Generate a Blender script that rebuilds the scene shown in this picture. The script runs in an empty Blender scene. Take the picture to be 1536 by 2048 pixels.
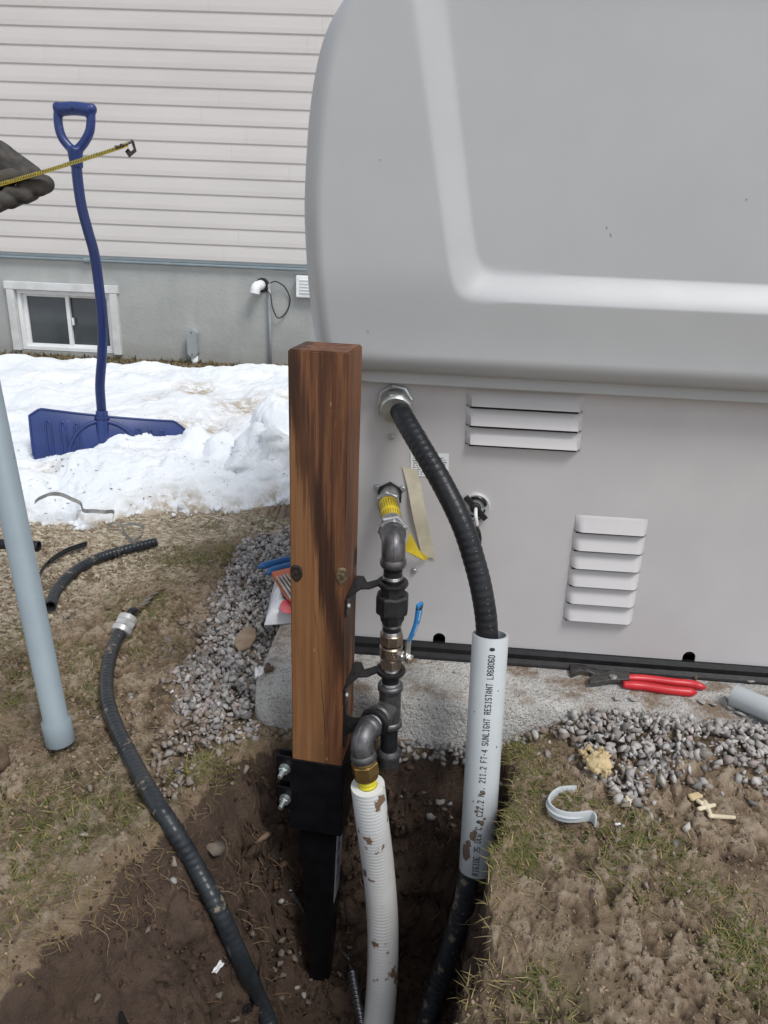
import bpy, bmesh, math, random
import numpy as np
from mathutils import Vector, Matrix
random.seed(7); RNG = np.random.default_rng(7)
SC = bpy.context.scene
COL = SC.collection
R = math.radians

# ------------------------------------------------------------------ camera, sky, sun, exposure
CAM_H, PITCH, ROLL, FPX = 0.88, R(20.4), R(2.4), 1479.0
W_, H_ = 1536.0, 2048.0
fwd = np.array([0, math.cos(PITCH), -math.sin(PITCH)])
up0 = np.array([0, math.sin(PITCH), math.cos(PITCH)])
rt0 = np.array([1.0, 0, 0])
rt = rt0*math.cos(ROLL) + up0*math.sin(ROLL)
up = up0*math.cos(ROLL) - rt0*math.sin(ROLL)
CAMP = np.array([0, 0, CAM_H])
cd = bpy.data.cameras.new('camera'); cam = bpy.data.objects.new('camera', cd); COL.objects.link(cam)
cd.sensor_fit = 'VERTICAL'; cd.sensor_height = 36.0; cd.lens = FPX/H_*36.0
cd.clip_start = 0.05; cd.clip_end = 500
cam.matrix_world = Matrix(((rt[0], up[0], -fwd[0], 0), (rt[1], up[1], -fwd[1], 0), (rt[2], up[2], -fwd[2], CAM_H), (0, 0, 0, 1)))
SC.camera = cam

SUN_EL, SUN_AZ = R(56), R(142)          # azimuth clockwise from +Y: behind the camera and to the right
world = bpy.data.worlds.new('World'); SC.world = world; world.use_nodes = True
wn = world.node_tree; wn.nodes.clear()
sky = wn.nodes.new('ShaderNodeTexSky'); sky.sky_type = 'NISHITA'; sky.sun_disc = False
sky.sun_elevation = SUN_EL; sky.sun_rotation = SUN_AZ; sky.dust_density = 1.0; sky.air_density = 1.0
hs = wn.nodes.new('ShaderNodeHueSaturation'); hs.inputs['Saturation'].default_value = 0.36
bg = wn.nodes.new('ShaderNodeBackground'); bg.inputs['Strength'].default_value = 0.12
wo = wn.nodes.new('ShaderNodeOutputWorld')
wn.links.new(sky.outputs[0], hs.inputs['Color']); wn.links.new(hs.outputs[0], bg.inputs[0]); wn.links.new(bg.outputs[0], wo.inputs[0])
sl = bpy.data.lights.new('sun', 'SUN'); sl.energy = 1.4; sl.angle = R(20); sl.color = (1.0, 0.98, 0.95)
so = bpy.data.objects.new('sun', sl); COL.objects.link(so)
sd = Vector((math.sin(SUN_AZ)*math.cos(SUN_EL), math.cos(SUN_AZ)*math.cos(SUN_EL), math.sin(SUN_EL)))
so.rotation_euler = sd.to_track_quat('Z', 'Y').to_euler(); so.location = (0, 0, 6)
SC.view_settings.view_transform = 'Standard'; SC.view_settings.look = 'None'
SC.view_settings.gamma = 1.0; SC.view_settings.use_curve_mapping = False
SC.view_settings.exposure = 0.56

# ------------------------------------------------------------------ survey: sight lines to real positions
def ray(px, py):
    d = fwd + rt*((px-W_/2)/FPX) - up*((py-H_/2)/FPX)
    return d
def atZ(px, py, z):
    d = ray(px, py); return CAMP + d*((z-CAM_H)/d[2])
def atY(px, py, y):
    d = ray(px, py); return CAMP + d*(y/d[1])
def atD(px, py, dep):
    return CAMP + ray(px, py)*dep

# generator frame: u to the right along the face, w out of the face, z up
GA = R(3.7)
gt = np.array([math.cos(GA), -math.sin(GA), 0]); gn = np.array([-math.sin(GA), -math.cos(GA), 0])
PADZ = 0.08
GO = atZ(770, 1314, PADZ)-gn*0.022
def atG(px, py, off=0.0):
    d = ray(px, py); t = np.dot(GO + gn*off - CAMP, gn)/np.dot(d, gn); return CAMP + d*t
def g2w(u, w, z):
    u = np.asarray(u, float); w = np.asarray(w, float); z = np.asarray(z, float)
    u, w, z = np.broadcast_arrays(u, w, z)
    return np.stack([GO[0]+gt[0]*u+gn[0]*w, GO[1]+gt[1]*u+gn[1]*w, z], -1)
def guz(px, py, off=0.0):
    p = atG(px, py, off); q = p-GO; return float(np.dot(q, gt)), float(p[2])

# ------------------------------------------------------------------ numpy noise
def _h(ix, iy, iz, s):
    n = (ix.astype(np.int64)*374761393 + iy.astype(np.int64)*668265263 + iz.astype(np.int64)*2147483647 + s*1274126177) & 0xffffffff
    n = ((n ^ (n >> 13))*1274126177) & 0xffffffff
    n = ((n ^ (n >> 16))*2246822519) & 0xffffffff
    return ((n ^ (n >> 15)) & 0xffffff)/float(0xffffff)
def vn2(x, y, s=0):
    ix = np.floor(x); iy = np.floor(y); fx = x-ix; fy = y-iy
    fx = fx*fx*fx*(fx*(fx*6-15)+10); fy = fy*fy*fy*(fy*(fy*6-15)+10); z = np.zeros_like(ix)
    a = _h(ix, iy, z, s); b = _h(ix+1, iy, z, s); c = _h(ix, iy+1, z, s); d = _h(ix+1, iy+1, z, s)
    return (a*(1-fx)+b*fx)*(1-fy) + (c*(1-fx)+d*fx)*fy
def fbm(x, y, s=0, o=4, g=0.5):
    t = 0; a = 1; m = 0
    for k in range(o):
        t = t + a*vn2(x*2**k+17.3*k, y*2**k-9.1*k, s+k); m += a; a *= g
    return t/m
def ridge(x, y, s=0, o=3):
    t = 0; a = 1; m = 0
    for k in range(o):
        t = t + a*(1-np.abs(2*vn2(x*2**k+3.7*k, y*2**k+5.1*k, s+k)-1)); m += a; a *= 0.5
    return t/m
def worley(x, y, s=0):
    ix = np.floor(x); iy = np.floor(y); z = np.zeros_like(ix)
    f1 = np.full_like(x, 9.0); f2 = np.full_like(x, 9.0); cid = np.zeros_like(x)
    for dx in (-1, 0, 1):
        for dy in (-1, 0, 1):
            cx = ix+dx; cy = iy+dy
            px = cx+_h(cx, cy, z, s); py = cy+_h(cx, cy, z+1, s)
            d = np.hypot(px-x, py-y); r = _h(cx, cy, z+2, s)
            m = d < f1
            f2 = np.where(m, f1, np.minimum(f2, d)); cid = np.where(m, r, cid); f1 = np.where(m, d, f1)
    return f1, f2, cid
def sstep(a, b, x):
    t = np.clip((x-a)/(b-a), 0, 1); return t*t*(3-2*t)
def polydist(P, x, y, closed=False):
    d = np.full(np.shape(x), 1e9); n = len(P)
    for i in range(n if closed else n-1):
        a = P[i]; b = P[(i+1) % n]; vx, vy = b[0]-a[0], b[1]-a[1]
        t = np.clip(((x-a[0])*vx+(y-a[1])*vy)/(vx*vx+vy*vy+1e-12), 0, 1)
        d = np.minimum(d, np.hypot(x-a[0]-t*vx, y-a[1]-t*vy))
    return d
def inpoly(P, x, y):
    r = np.zeros(np.shape(x), bool); n = len(P)
    for i in range(n):
        a = P[i]; b = P[(i+1) % n]
        c = ((a[1] > y) != (b[1] > y)) & (x < (b[0]-a[0])*(y-a[1])/(b[1]-a[1]+1e-12)+a[0]); r ^= c
    return r

# ------------------------------------------------------------------ objects
ORIG = {}
def tag(o, label=None, cat=None, group=None, kind=None):
    if label: o['label'] = label
    if cat: o['category'] = cat
    if group: o['group'] = group
    if kind: o['kind'] = kind
    return o
def thing(name, label, cat, loc=(0, 0, 0), group=None):
    o = bpy.data.objects.new(name, None); COL.objects.link(o); o.location = tuple(loc); o.empty_display_size = 0.05
    ORIG[o.name] = np.array(loc, float)
    return tag(o, label, cat, group)
class MB:
    def __init__(s): s.v = []; s.f = []; s.n = 0; s.c = []
    def add(s, vf, col=None):
        v, f = vf; v = np.asarray(v, float)
        s.v.append(v); s.f += [tuple(int(i)+s.n for i in q) for q in f]; s.n += len(v)
        if col is not None: s.c.append(np.tile(np.array(col, float), (len(v), 1)))
        return s
    def get(s): return np.concatenate(s.v), s.f
    def cols(s): return np.concatenate(s.c) if s.c else None
def mesh(name, v, f, mat, smooth=False, colors=None, cname='tint'):
    me = bpy.data.meshes.new(name); v = np.ascontiguousarray(v, dtype=np.float32)
    if isinstance(f, np.ndarray):
        nf, k = f.shape
        me.vertices.add(len(v)); me.vertices.foreach_set('co', v.ravel())
        me.loops.add(nf*k); me.loops.foreach_set('vertex_index', f.astype(np.int32).ravel())
        me.polygons.add(nf); me.polygons.foreach_set('loop_start', np.arange(0, nf*k, k, dtype=np.int32))
        me.polygons.foreach_set('loop_total', np.full(nf, k, dtype=np.int32)); me.update(calc_edges=True)
    else:
        me.from_pydata([tuple(map(float, p)) for p in v], [], f); me.update()
    if smooth: me.polygons.foreach_set('use_smooth', np.ones(len(me.polygons), bool))
    if colors is not None:
        a = me.color_attributes.new(cname, 'FLOAT_COLOR', 'POINT')
        c = np.ones((len(v), 4), np.float32); c[:, :colors.shape[1]] = colors; a.data.foreach_set('color', c.ravel())
    if mat: me.materials.append(mat)
    return me
def add(name, vf, mat, parent=None, smooth=False, colors=None, autosm=None):
    if isinstance(vf, MB):
        if colors is None: colors = vf.cols()
        vf = vf.get()
    v, f = vf; v = np.asarray(v, float)
    if parent is not None: o0 = ORIG[parent.name]
    else: o0 = np.array([v[:, 0].mean(), v[:, 1].mean(), v[:, 2].min()])
    me = mesh(name, v-o0, f, mat, smooth or autosm is not None, colors)
    if autosm is not None: me.set_sharp_from_angle(angle=R(autosm))
    ob = bpy.data.objects.new(name, me); COL.objects.link(ob)
    if parent is not None: ob.parent = parent
    else: ob.location = tuple(o0)
    ORIG[ob.name] = o0
    return ob

# ------------------------------------------------------------------ shape builders
def nrm(a): a = np.asarray(a, float); return a/(np.linalg.norm(a)+1e-12)
def spline(pts, n):
    P = np.array(pts, float); m = len(P)
    if m == 2: return P[0]+(P[1]-P[0])*np.linspace(0, 1, n)[:, None]
    Q = np.vstack([2*P[0]-P[1], P, 2*P[-1]-P[-2]])
    out = []
    t = np.linspace(0, m-1, max(n*4, 40)); i = np.minimum(t.astype(int), m-2); f = (t-i)[:, None]
    a, b, c, d = Q[i], Q[i+1], Q[i+2], Q[i+3]
    S = 0.5*((2*b)+(c-a)*f+(2*a-5*b+4*c-d)*f*f+(3*b-a-3*c+d)*f**3)
    L = np.concatenate([[0], np.cumsum(np.linalg.norm(np.diff(S, axis=0), axis=1))])
    s = np.linspace(0, L[-1], n)
    return np.stack([np.interp(s, L, S[:, k]) for k in range(3)], -1)
def frames(P):
    T = np.gradient(P, axis=0); T /= np.linalg.norm(T, axis=1)[:, None]+1e-12
    a = np.array([0, 0, 1.0]) if abs(T[0][2]) < 0.9 else np.array([1.0, 0, 0])
    N = nrm(np.cross(T[0], a)); Ns = [N]
    for i in range(1, len(P)):
        N = N - T[i]*np.dot(N, T[i]); N = nrm(N); Ns.append(N)
    Ns = np.array(Ns); return T, Ns, np.cross(T, Ns)
def tube(path, r, n=16, caps=True, helix=None, irr=True):
    P = np.asarray(path, float); m = len(P); T, N, B = frames(P)
    r = np.broadcast_to(np.asarray(r, float), (m,)) if np.ndim(r) < 2 else np.asarray(r)
    a = np.linspace(0, 2*math.pi, n, endpoint=False)
    if r.ndim == 1: r = np.repeat(r[:, None], n, 1)
    if helix:
        amp, pitch, twist, sharp = helix
        s = np.concatenate([[0], np.cumsum(np.linalg.norm(np.diff(P, axis=0), axis=1))])
        ph = 2*math.pi*s[:, None]/pitch + twist*a[None, :]
        vary = 0.35+1.3*vn2(s*13.0, s*0+2.0, 5)[:, None] if irr else 1.0
        r = r*(1+vary*amp*np.sign(np.sin(ph))*np.abs(np.sin(ph))**sharp)
    V = P[:, None, :] + r[:, :, None]*(np.cos(a)[None, :, None]*N[:, None, :] + np.sin(a)[None, :, None]*B[:, None, :])
    V = V.reshape(-1, 3); F = []
    for i in range(m-1):
        for j in range(n):
            k = (j+1) % n; F.append((i*n+j, i*n+k, (i+1)*n+k, (i+1)*n+j))
    if caps: F.append(tuple(range(n-1, -1, -1))); F.append(tuple((m-1)*n+j for j in range(n)))
    return V, F
def rev(prof, o, axis, n=24, ref=None, phase=0.0, caps=True):
    ax = nrm(axis); ref = np.array([0, 0, 1.0]) if ref is None else np.asarray(ref, float)
    if abs(np.dot(nrm(ref), ax)) > 0.98: ref = np.array([1.0, 0.1, 0])
    X = nrm(ref-ax*np.dot(ref, ax)); Y = np.cross(ax, X)
    a = np.linspace(0, 2*math.pi, n, endpoint=False)+phase; o = np.asarray(o, float)
    V = np.concatenate([o+ax*s+r*(np.cos(a)[:, None]*X+np.sin(a)[:, None]*Y) for r, s in prof]); m = len(prof); F = []
    for i in range(m-1):
        for j in range(n):
            k = (j+1) % n; F.append((i*n+j, i*n+k, (i+1)*n+k, (i+1)*n+j))
    if caps: F.append(tuple(range(n-1, -1, -1))); F.append(tuple((m-1)*n+j for j in range(n)))
    return V, F
def hexn(o, axis, r, L, n=6, ph=0.0, ch=0.12):
    return rev([(r*(1-ch), 0), (r, L*ch), (r, L*(1-ch)), (r*(1-ch), L)], o, axis, n, phase=ph)
def box(c, s, rot=None, bev=0.0, seg=2):
    bm = bmesh.new(); bmesh.ops.create_cube(bm, size=1.0)
    for q in bm.verts: q.co = Vector((q.co.x*s[0], q.co.y*s[1], q.co.z*s[2]))
    if bev > 0: bmesh.ops.bevel(bm, geom=bm.edges[:], offset=bev, segments=seg, affect='EDGES', profile=0.6)
    bm.verts.index_update(); v = np.array([q.co[:] for q in bm.verts]); f = [tuple(q.index for q in p.verts) for p in bm.faces]; bm.free()
    if rot is not None: v = v @ np.asarray(rot).T
    return v+np.asarray(c, float), f
def basis(x, y, z): return np.stack([nrm(x), nrm(y), nrm(z)], 1)
def rz(a): c, s = math.cos(a), math.sin(a); return np.array([[c, -s, 0], [s, c, 0], [0, 0, 1.0]])
def rx(a): c, s = math.cos(a), math.sin(a); return np.array([[1.0, 0, 0], [0, c, -s], [0, s, c]])
def ry(a): c, s = math.cos(a), math.sin(a); return np.array([[c, 0, s], [0, 1.0, 0], [-s, 0, c]])
def grid(P):
    m, n, _ = P.shape; F = []
    i, j = np.meshgrid(np.arange(m-1), np.arange(n-1), indexing='ij'); a = (i*n+j).ravel()
    return P.reshape(-1, 3), np.stack([a, a+1, a+n+1, a+n], -1)
def gridl(P):
    v, f = grid(P); return v, [tuple(q) for q in f.tolist()]
def extrude_poly(pts, d):
    """closed planar polygon (world points) swept along vector d"""
    P = np.asarray(pts, float); n = len(P); V = np.concatenate([P, P+np.asarray(d, float)])
    F = [tuple(range(n-1, -1, -1)), tuple(range(n, 2*n))]+[(i, (i+1) % n, n+(i+1) % n, n+i) for i in range(n)]
    return V, F
def ribbon(path, wvec, th=0.0):
    P = np.asarray(path, float); Wv = np.broadcast_to(np.asarray(wvec, float), P.shape)
    T = np.gradient(P, axis=0); N = np.cross(T, Wv); N /= np.linalg.norm(N, axis=1)[:, None]+1e-12
    h = N*th/2; V = np.stack([P-Wv/2-h, P+Wv/2-h, P+Wv/2+h, P-Wv/2+h], 1); m = len(P)
    F = []
    for i in range(m-1):
        for j in range(4):
            k = (j+1) % 4; F.append((i*4+j, i*4+k, (i+1)*4+k, (i+1)*4+j))
    F += [(3, 2, 1, 0), tuple((m-1)*4+j for j in range(4))]
    return V.reshape(-1, 3), F
_stones = []
def stone_shapes():
    if _stones: return _stones
    for k in range(14):
        bm = bmesh.new(); p = RNG.normal(size=(10, 3)); p /= np.linalg.norm(p, axis=1)[:, None]; p *= RNG.uniform(0.75, 1.1, (10, 1))
        p *= np.array([1.0, RNG.uniform(0.6, 0.95), RNG.uniform(0.45, 0.8)])
        for q in p: bm.verts.new(q)
        r = bmesh.ops.convex_hull(bm, input=bm.verts[:])
        bmesh.ops.delete(bm, geom=[e for e in r['geom_interior'] if isinstance(e, bmesh.types.BMVert)], context='VERTS')
        bmesh.ops.triangulate(bm, faces=bm.faces[:]); bm.verts.index_update()
        _stones.append((np.array([q.co[:] for q in bm.verts]), np.array([[q.index for q in f.verts] for f in bm.faces]))); bm.free()
    return _stones
def rand_rot(n):
    q = RNG.normal(size=(n, 4)); q /= np.linalg.norm(q, axis=1)[:, None]; w, x, y, z = q.T
    return np.stack([1-2*(y*y+z*z), 2*(x*y-z*w), 2*(x*z+y*w), 2*(x*y+z*w), 1-2*(x*x+z*z), 2*(y*z-x*w), 2*(x*z-y*w), 2*(y*z+x*w), 1-2*(x*x+y*y)], -1).reshape(n, 3, 3)
def stones_mesh(pos, size, cols):
    S = stone_shapes(); V = []; F = []; C = []; off = 0; which = RNG.integers(0, len(S), len(pos)); Rm = rand_rot(len(pos))
    for k, (sv, sf) in enumerate(S):
        idx = np.where(which == k)[0]
        if not len(idx): continue
        v = np.einsum('nij,vj->nvi', Rm[idx], sv)*size[idx][:, None, None]+pos[idx][:, None, :]
        f = sf[None]+(np.arange(len(idx))*len(sv))[:, None, None]+off
        V.append(v.reshape(-1, 3)); F.append(f.reshape(-1, 3)); C.append(np.repeat(cols[idx], len(sv), 0)); off += len(idx)*len(sv)
    return np.concatenate(V), np.concatenate(F), np.concatenate(C)
def blades(base, h, width, lean, az, cols, flat=0.0):
    """grass blades: 5 points each, bent over along az"""
    n = len(base); dx = np.stack([np.cos(az), np.sin(az), np.zeros(n)], -1); sx = np.stack([-np.sin(az), np.cos(az), np.zeros(n)], -1)
    upv = np.array([0, 0, 1.0])
    m = base + upv*(h*(1-lean)*0.6)[:, None] + dx*(h*lean*0.45)[:, None]
    t = base + upv*(h*(1-lean)*np.where(lean > 0.7, 0.7, 0.95))[:, None] + dx*(h*lean*1.0)[:, None]
    w = (width/2)[:, None]
    V = np.stack([base-sx*w, base+sx*w, m-sx*w*0.8, m+sx*w*0.8, t], 1).reshape(-1, 3)
    o = (np.arange(n)*5)[:, None]
    F = np.concatenate([o+np.array([[0, 1, 3]]), o+np.array([[0, 3, 2]]), o+np.array([[2, 3, 4]])])
    return V, F, np.repeat(cols, 5, 0)
def baked(ob_mesh_vf, mods):
    """run modifiers on a temporary object, give back vertices and faces"""
    v, f = ob_mesh_vf; me = mesh('tmp', v, f, None); o = bpy.data.objects.new('tmp', me); COL.objects.link(o)
    for t, kw in mods:
        m = o.modifiers.new('m', t)
        for k, val in kw.items(): setattr(m, k, val)
    dg = bpy.context.evaluated_depsgraph_get(); dg.update(); e = o.evaluated_get(dg); em = e.to_mesh()
    nv = np.array([p.co[:] for p in em.vertices]); nf = [tuple(p.vertices) for p in em.polygons]
    e.to_mesh_clear(); bpy.data.objects.remove(o); bpy.data.meshes.remove(me); return nv, nf
def capsule_blob(segs, voxel=0.003, smooth=6):
    mb = MB()
    for a, b, ra, rb in segs:
        a = np.array(a); b = np.array(b); L = np.linalg.norm(b-a)+1e-9; ax = (b-a)/L
        pr = [(ra*math.sin(t), -ra*math.cos(t)) for t in np.linspace(0.15, math.pi/2, 6)]+[(rb*math.cos(t), L+rb*math.sin(t)) for t in np.linspace(0, math.pi/2-0.15, 6)]
        mb.add(rev(pr, a, ax, 14))
    return baked(mb.get(), [('REMESH', dict(mode='VOXEL', voxel_size=voxel)), ('SMOOTH', dict(factor=0.5, iterations=smooth))])

# ------------------------------------------------------------------ materials
class NT:
    def __init__(s, name):
        s.m = bpy.data.materials.new(name); s.m.use_nodes = True; s.t = s.m.node_tree; s.t.nodes.clear()
        s.out = s.t.nodes.new('ShaderNodeOutputMaterial'); s.b = s.t.nodes.new('ShaderNodeBsdfPrincipled'); s.l(s.b.outputs[0], s.out.inputs[0])
        s.tc = s.t.nodes.new('ShaderNodeTexCoord'); s.co = s.tc.outputs['Object']
    def l(s, a, b): s.t.links.new(a, b)
    def node(s, t, **k):
        n = s.t.nodes.new(t)
        for a, b in k.items(): setattr(n, a, b)
        return n
    def put(s, v, inp):
        if hasattr(v, 'is_output'): s.l(v, inp)
        elif isinstance(v, (tuple, list)): inp.default_value = (*v, 1.0)[:4] if len(inp.default_value) == 4 else v
        else: inp.default_value = v
    def mapv(s, scale=(1, 1, 1), rot=(0, 0, 0), co=None):
        n = s.node('ShaderNodeMapping'); s.l(co or s.co, n.inputs[0]); n.inputs['Scale'].default_value = scale; n.inputs['Rotation'].default_value = rot; return n.outputs[0]
    def noise(s, scale, detail=4, rough=0.55, co=None, dist=0.0):
        n = s.node('ShaderNodeTexNoise'); s.l(co or s.co, n.inputs['Vector']); n.inputs['Scale'].default_value = scale
        n.inputs['Detail'].default_value = detail; n.inputs['Roughness'].default_value = rough; n.inputs['Distortion'].default_value = dist; return n.outputs[0]
    def voro(s, scale, co=None, feature='F1', out=0):
        n = s.node('ShaderNodeTexVoronoi', feature=feature); s.l(co or s.co, n.inputs['Vector']); n.inputs['Scale'].default_value = scale; return n.outputs[out]
    def ramp(s, x, lo, hi):
        n = s.node('ShaderNodeMapRange'); n.interpolation_type = 'SMOOTHSTEP'; s.put(x, n.inputs[0]); n.inputs[1].default_value = lo; n.inputs[2].default_value = hi; return n.outputs[0]
    def math(s, op, a, b=0.0):
        n = s.node('ShaderNodeMath', operation=op); s.put(a, n.inputs[0]); s.put(b, n.inputs[1]); return n.outputs[0]
    def mix(s, f, a, b, mode='MIX'):
        n = s.node('ShaderNodeMix', data_type='RGBA', blend_type=mode); s.put(f, n.inputs[0]); s.put(a, n.inputs[6]); s.put(b, n.inputs[7]); return n.outputs[2]
    def attr(s, name, ch=None):
        n = s.node('ShaderNodeAttribute', attribute_name=name)
        if ch is None: return n.outputs['Color']
        q = s.node('ShaderNodeSeparateColor'); s.l(n.outputs['Color'], q.inputs[0]); return q.outputs[ch]
    def sep(s, i, co=None):
        n = s.node('ShaderNodeSeparateXYZ'); s.l(co or s.co, n.inputs[0]); return n.outputs[i]
    def bump(s, h, strength=0.3, dist=0.01):
        n = s.node('ShaderNodeBump'); n.inputs['Strength'].default_value = strength; n.inputs['Distance'].default_value = dist; s.put(h, n.inputs['Height'])
        if s.b.inputs['Normal'].is_linked: s.l(s.b.inputs['Normal'].links[0].from_socket, n.inputs['Normal'])
        s.l(n.outputs[0], s.b.inputs['Normal'])
    def done(s, col, rough=0.5, metal=0.0, spec=None):
        s.put(col, s.b.inputs['Base Color']); s.put(rough, s.b.inputs['Roughness']); s.put(metal, s.b.inputs['Metallic'])
        if spec is not None: s.b.inputs['Specular IOR Level'].default_value = spec
        return s.m
def pbr(name, c1, c2=None, scale=30, rough=0.5, metal=0.0, bump=0.0, bscale=200, lo=0.35, hi=0.65, dirt=None, dscale=12, dlo=0.62, dhi=0.68, spec=None, rvar=0.12, bdist=0.002):
    t = NT(name); col = c1
    if c2 is None: c2 = tuple(0.85*x for x in c1)
    col = t.mix(t.ramp(t.noise(scale, 5), lo, hi), c1, c2)
    rg = t.math('ADD', t.math('MULTIPLY', t.noise(scale*1.7+3, 3), rvar*2), rough-rvar)
    if dirt:
        k = t.ramp(t.noise(dscale, 8, 0.65), dlo, dhi); col = t.mix(k, col, dirt); rg = t.math('MAXIMUM', rg, t.math('MULTIPLY', k, 0.85))
    if bump: t.bump(t.noise(bscale, 4), bump, bdist)
    return t.done(col, rg, metal, spec)

# ------------------------------------------------------------------ materials used in the scene
SOIL = (0.022, 0.0135, 0.009); MUD = (0.21, 0.15, 0.10); MUD_D = (0.11, 0.075, 0.048)
def ground_material():
    t = NT('mud_and_soil'); co = t.tc.outputs['Object']
    n1 = t.ramp(t.noise(9, 6, 0.6), 0.32, 0.68); n2 = t.ramp(t.noise(60, 6, 0.65), 0.3, 0.7)
    c = t.mix(n1, (0.365, 0.268, 0.176), (0.275, 0.196, 0.124)); c = t.mix(t.math('MULTIPLY', n2, 0.40), c, (0.120, 0.085, 0.056))
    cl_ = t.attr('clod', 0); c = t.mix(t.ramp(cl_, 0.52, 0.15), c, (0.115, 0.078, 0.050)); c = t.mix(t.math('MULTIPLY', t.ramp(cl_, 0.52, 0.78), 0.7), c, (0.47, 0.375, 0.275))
    c = t.mix(t.math('MULTIPLY', t.ramp(t.noise(25, 8, 0.7), 0.55, 0.7), 0.35), c, (0.33, 0.255, 0.175))
    st = t.attr('mask', 1); gr = t.ramp(t.noise(38, 7, 0.7, t.mapv((1, 2.6, 1), (0, 0, 0.3))), 0.42, 0.62)
    c = t.mix(t.math('MULTIPLY', st, gr), c, (0.74, 0.66, 0.50))                     # straw lying flat where snow has melted
    mo = t.attr('mask', 2); g2 = t.ramp(t.noise(45, 6, 0.7), 0.35, 0.65)
    c = t.mix(t.math('MULTIPLY', mo, g2), c, (0.085, 0.082, 0.03))                  # thin trodden grass
    so_ = t.attr('mask', 0); s1 = t.ramp(t.noise(14, 7, 0.7), 0.35, 0.7)
    sc = t.mix(s1, (0.082, 0.054, 0.038), (0.135, 0.090, 0.063)); sc = t.mix(t.ramp(t.noise(5, 5, 0.6), 0.55, 0.72), sc, (0.105, 0.068, 0.042))
    sc = t.mix(t.ramp(t.noise(190, 3), 0.66, 0.74), sc, (0.12, 0.085, 0.055))
    c = t.mix(t.ramp(t.math('ADD', so_, t.math('MULTIPLY', t.math('SUBTRACT', t.noise(55, 5), 0.5), 0.7)), 0.35, 0.6), c, sc)
    t.bump(t.noise(420, 6, 0.7), 0.8, 0.004); t.bump(t.noise(110, 7, 0.7), 0.8, 0.012)
    return t.done(c, t.math('ADD', t.math('MULTIPLY', n1, -0.22), 0.9), 0.0, 0.35)
def snow_material():
    t = NT('old_snow'); n = t.noise(3.2, 7, 0.6)
    c = t.mix(t.ramp(n, 0.4, 0.7), (0.80, 0.83, 0.86), (0.72, 0.76, 0.79))
    d = t.attr('tint', 0); k = t.math('MULTIPLY', d, t.ramp(t.noise(22, 7, 0.7), 0.38, 0.6))
    c = t.mix(k, c, (0.36, 0.28, 0.18))
    c = t.mix(t.math('MULTIPLY', t.ramp(t.noise(75, 3), 0.69, 0.73), 0.75), c, (0.2, 0.16, 0.10))
    t.bump(t.noise(70, 6, 0.65), 0.35, 0.02)
    t.b.inputs['Subsurface Weight'].default_value = 0.0
    return t.done(c, 0.75, 0.0, 0.3)
def tint_material(name, rough=0.85, bump=0.4, bscale=180, mul=0.35, spec=0.3):
    t = NT(name); c = t.attr('tint'); k = t.ramp(t.noise(90, 5), 0.3, 0.75)
    c = t.mix(t.math('MULTIPLY', k, mul), c, t.mix(1.0, c, (0.45, 0.42, 0.40), 'MULTIPLY'))
    if bump: t.bump(t.noise(bscale, 4), bump, 0.002)
    return t.done(c, rough, 0.0, spec)
def concrete_material():
    t = NT('speckled_concrete'); n = t.ramp(t.noise(16, 7, 0.65), 0.38, 0.66)
    c = t.mix(n, (0.56, 0.545, 0.515), (0.43, 0.415, 0.385)); c = t.mix(t.ramp(t.voro(210), 0.15, 0.33), (0.13, 0.12, 0.11), c)
    nz = t.sep(2, t.tc.outputs['Normal'])
    dirt = t.math('MULTIPLY', t.ramp(t.noise(11, 8, 0.7), 0.46, 0.62), t.ramp(nz, 0.5, 0.95)); c = t.mix(t.math('MULTIPLY', dirt, 0.85), c, (0.21, 0.14, 0.085))
    c = t.mix(t.math('MULTIPLY', t.ramp(t.noise(36, 8, 0.7), 0.58, 0.7), 0.7), c, (0.15, 0.11, 0.075))
    t.bump(t.noise(130, 5, 0.6), 1.0, 0.010)
    return t.done(c, 0.9, 0.0, 0.3)
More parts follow.
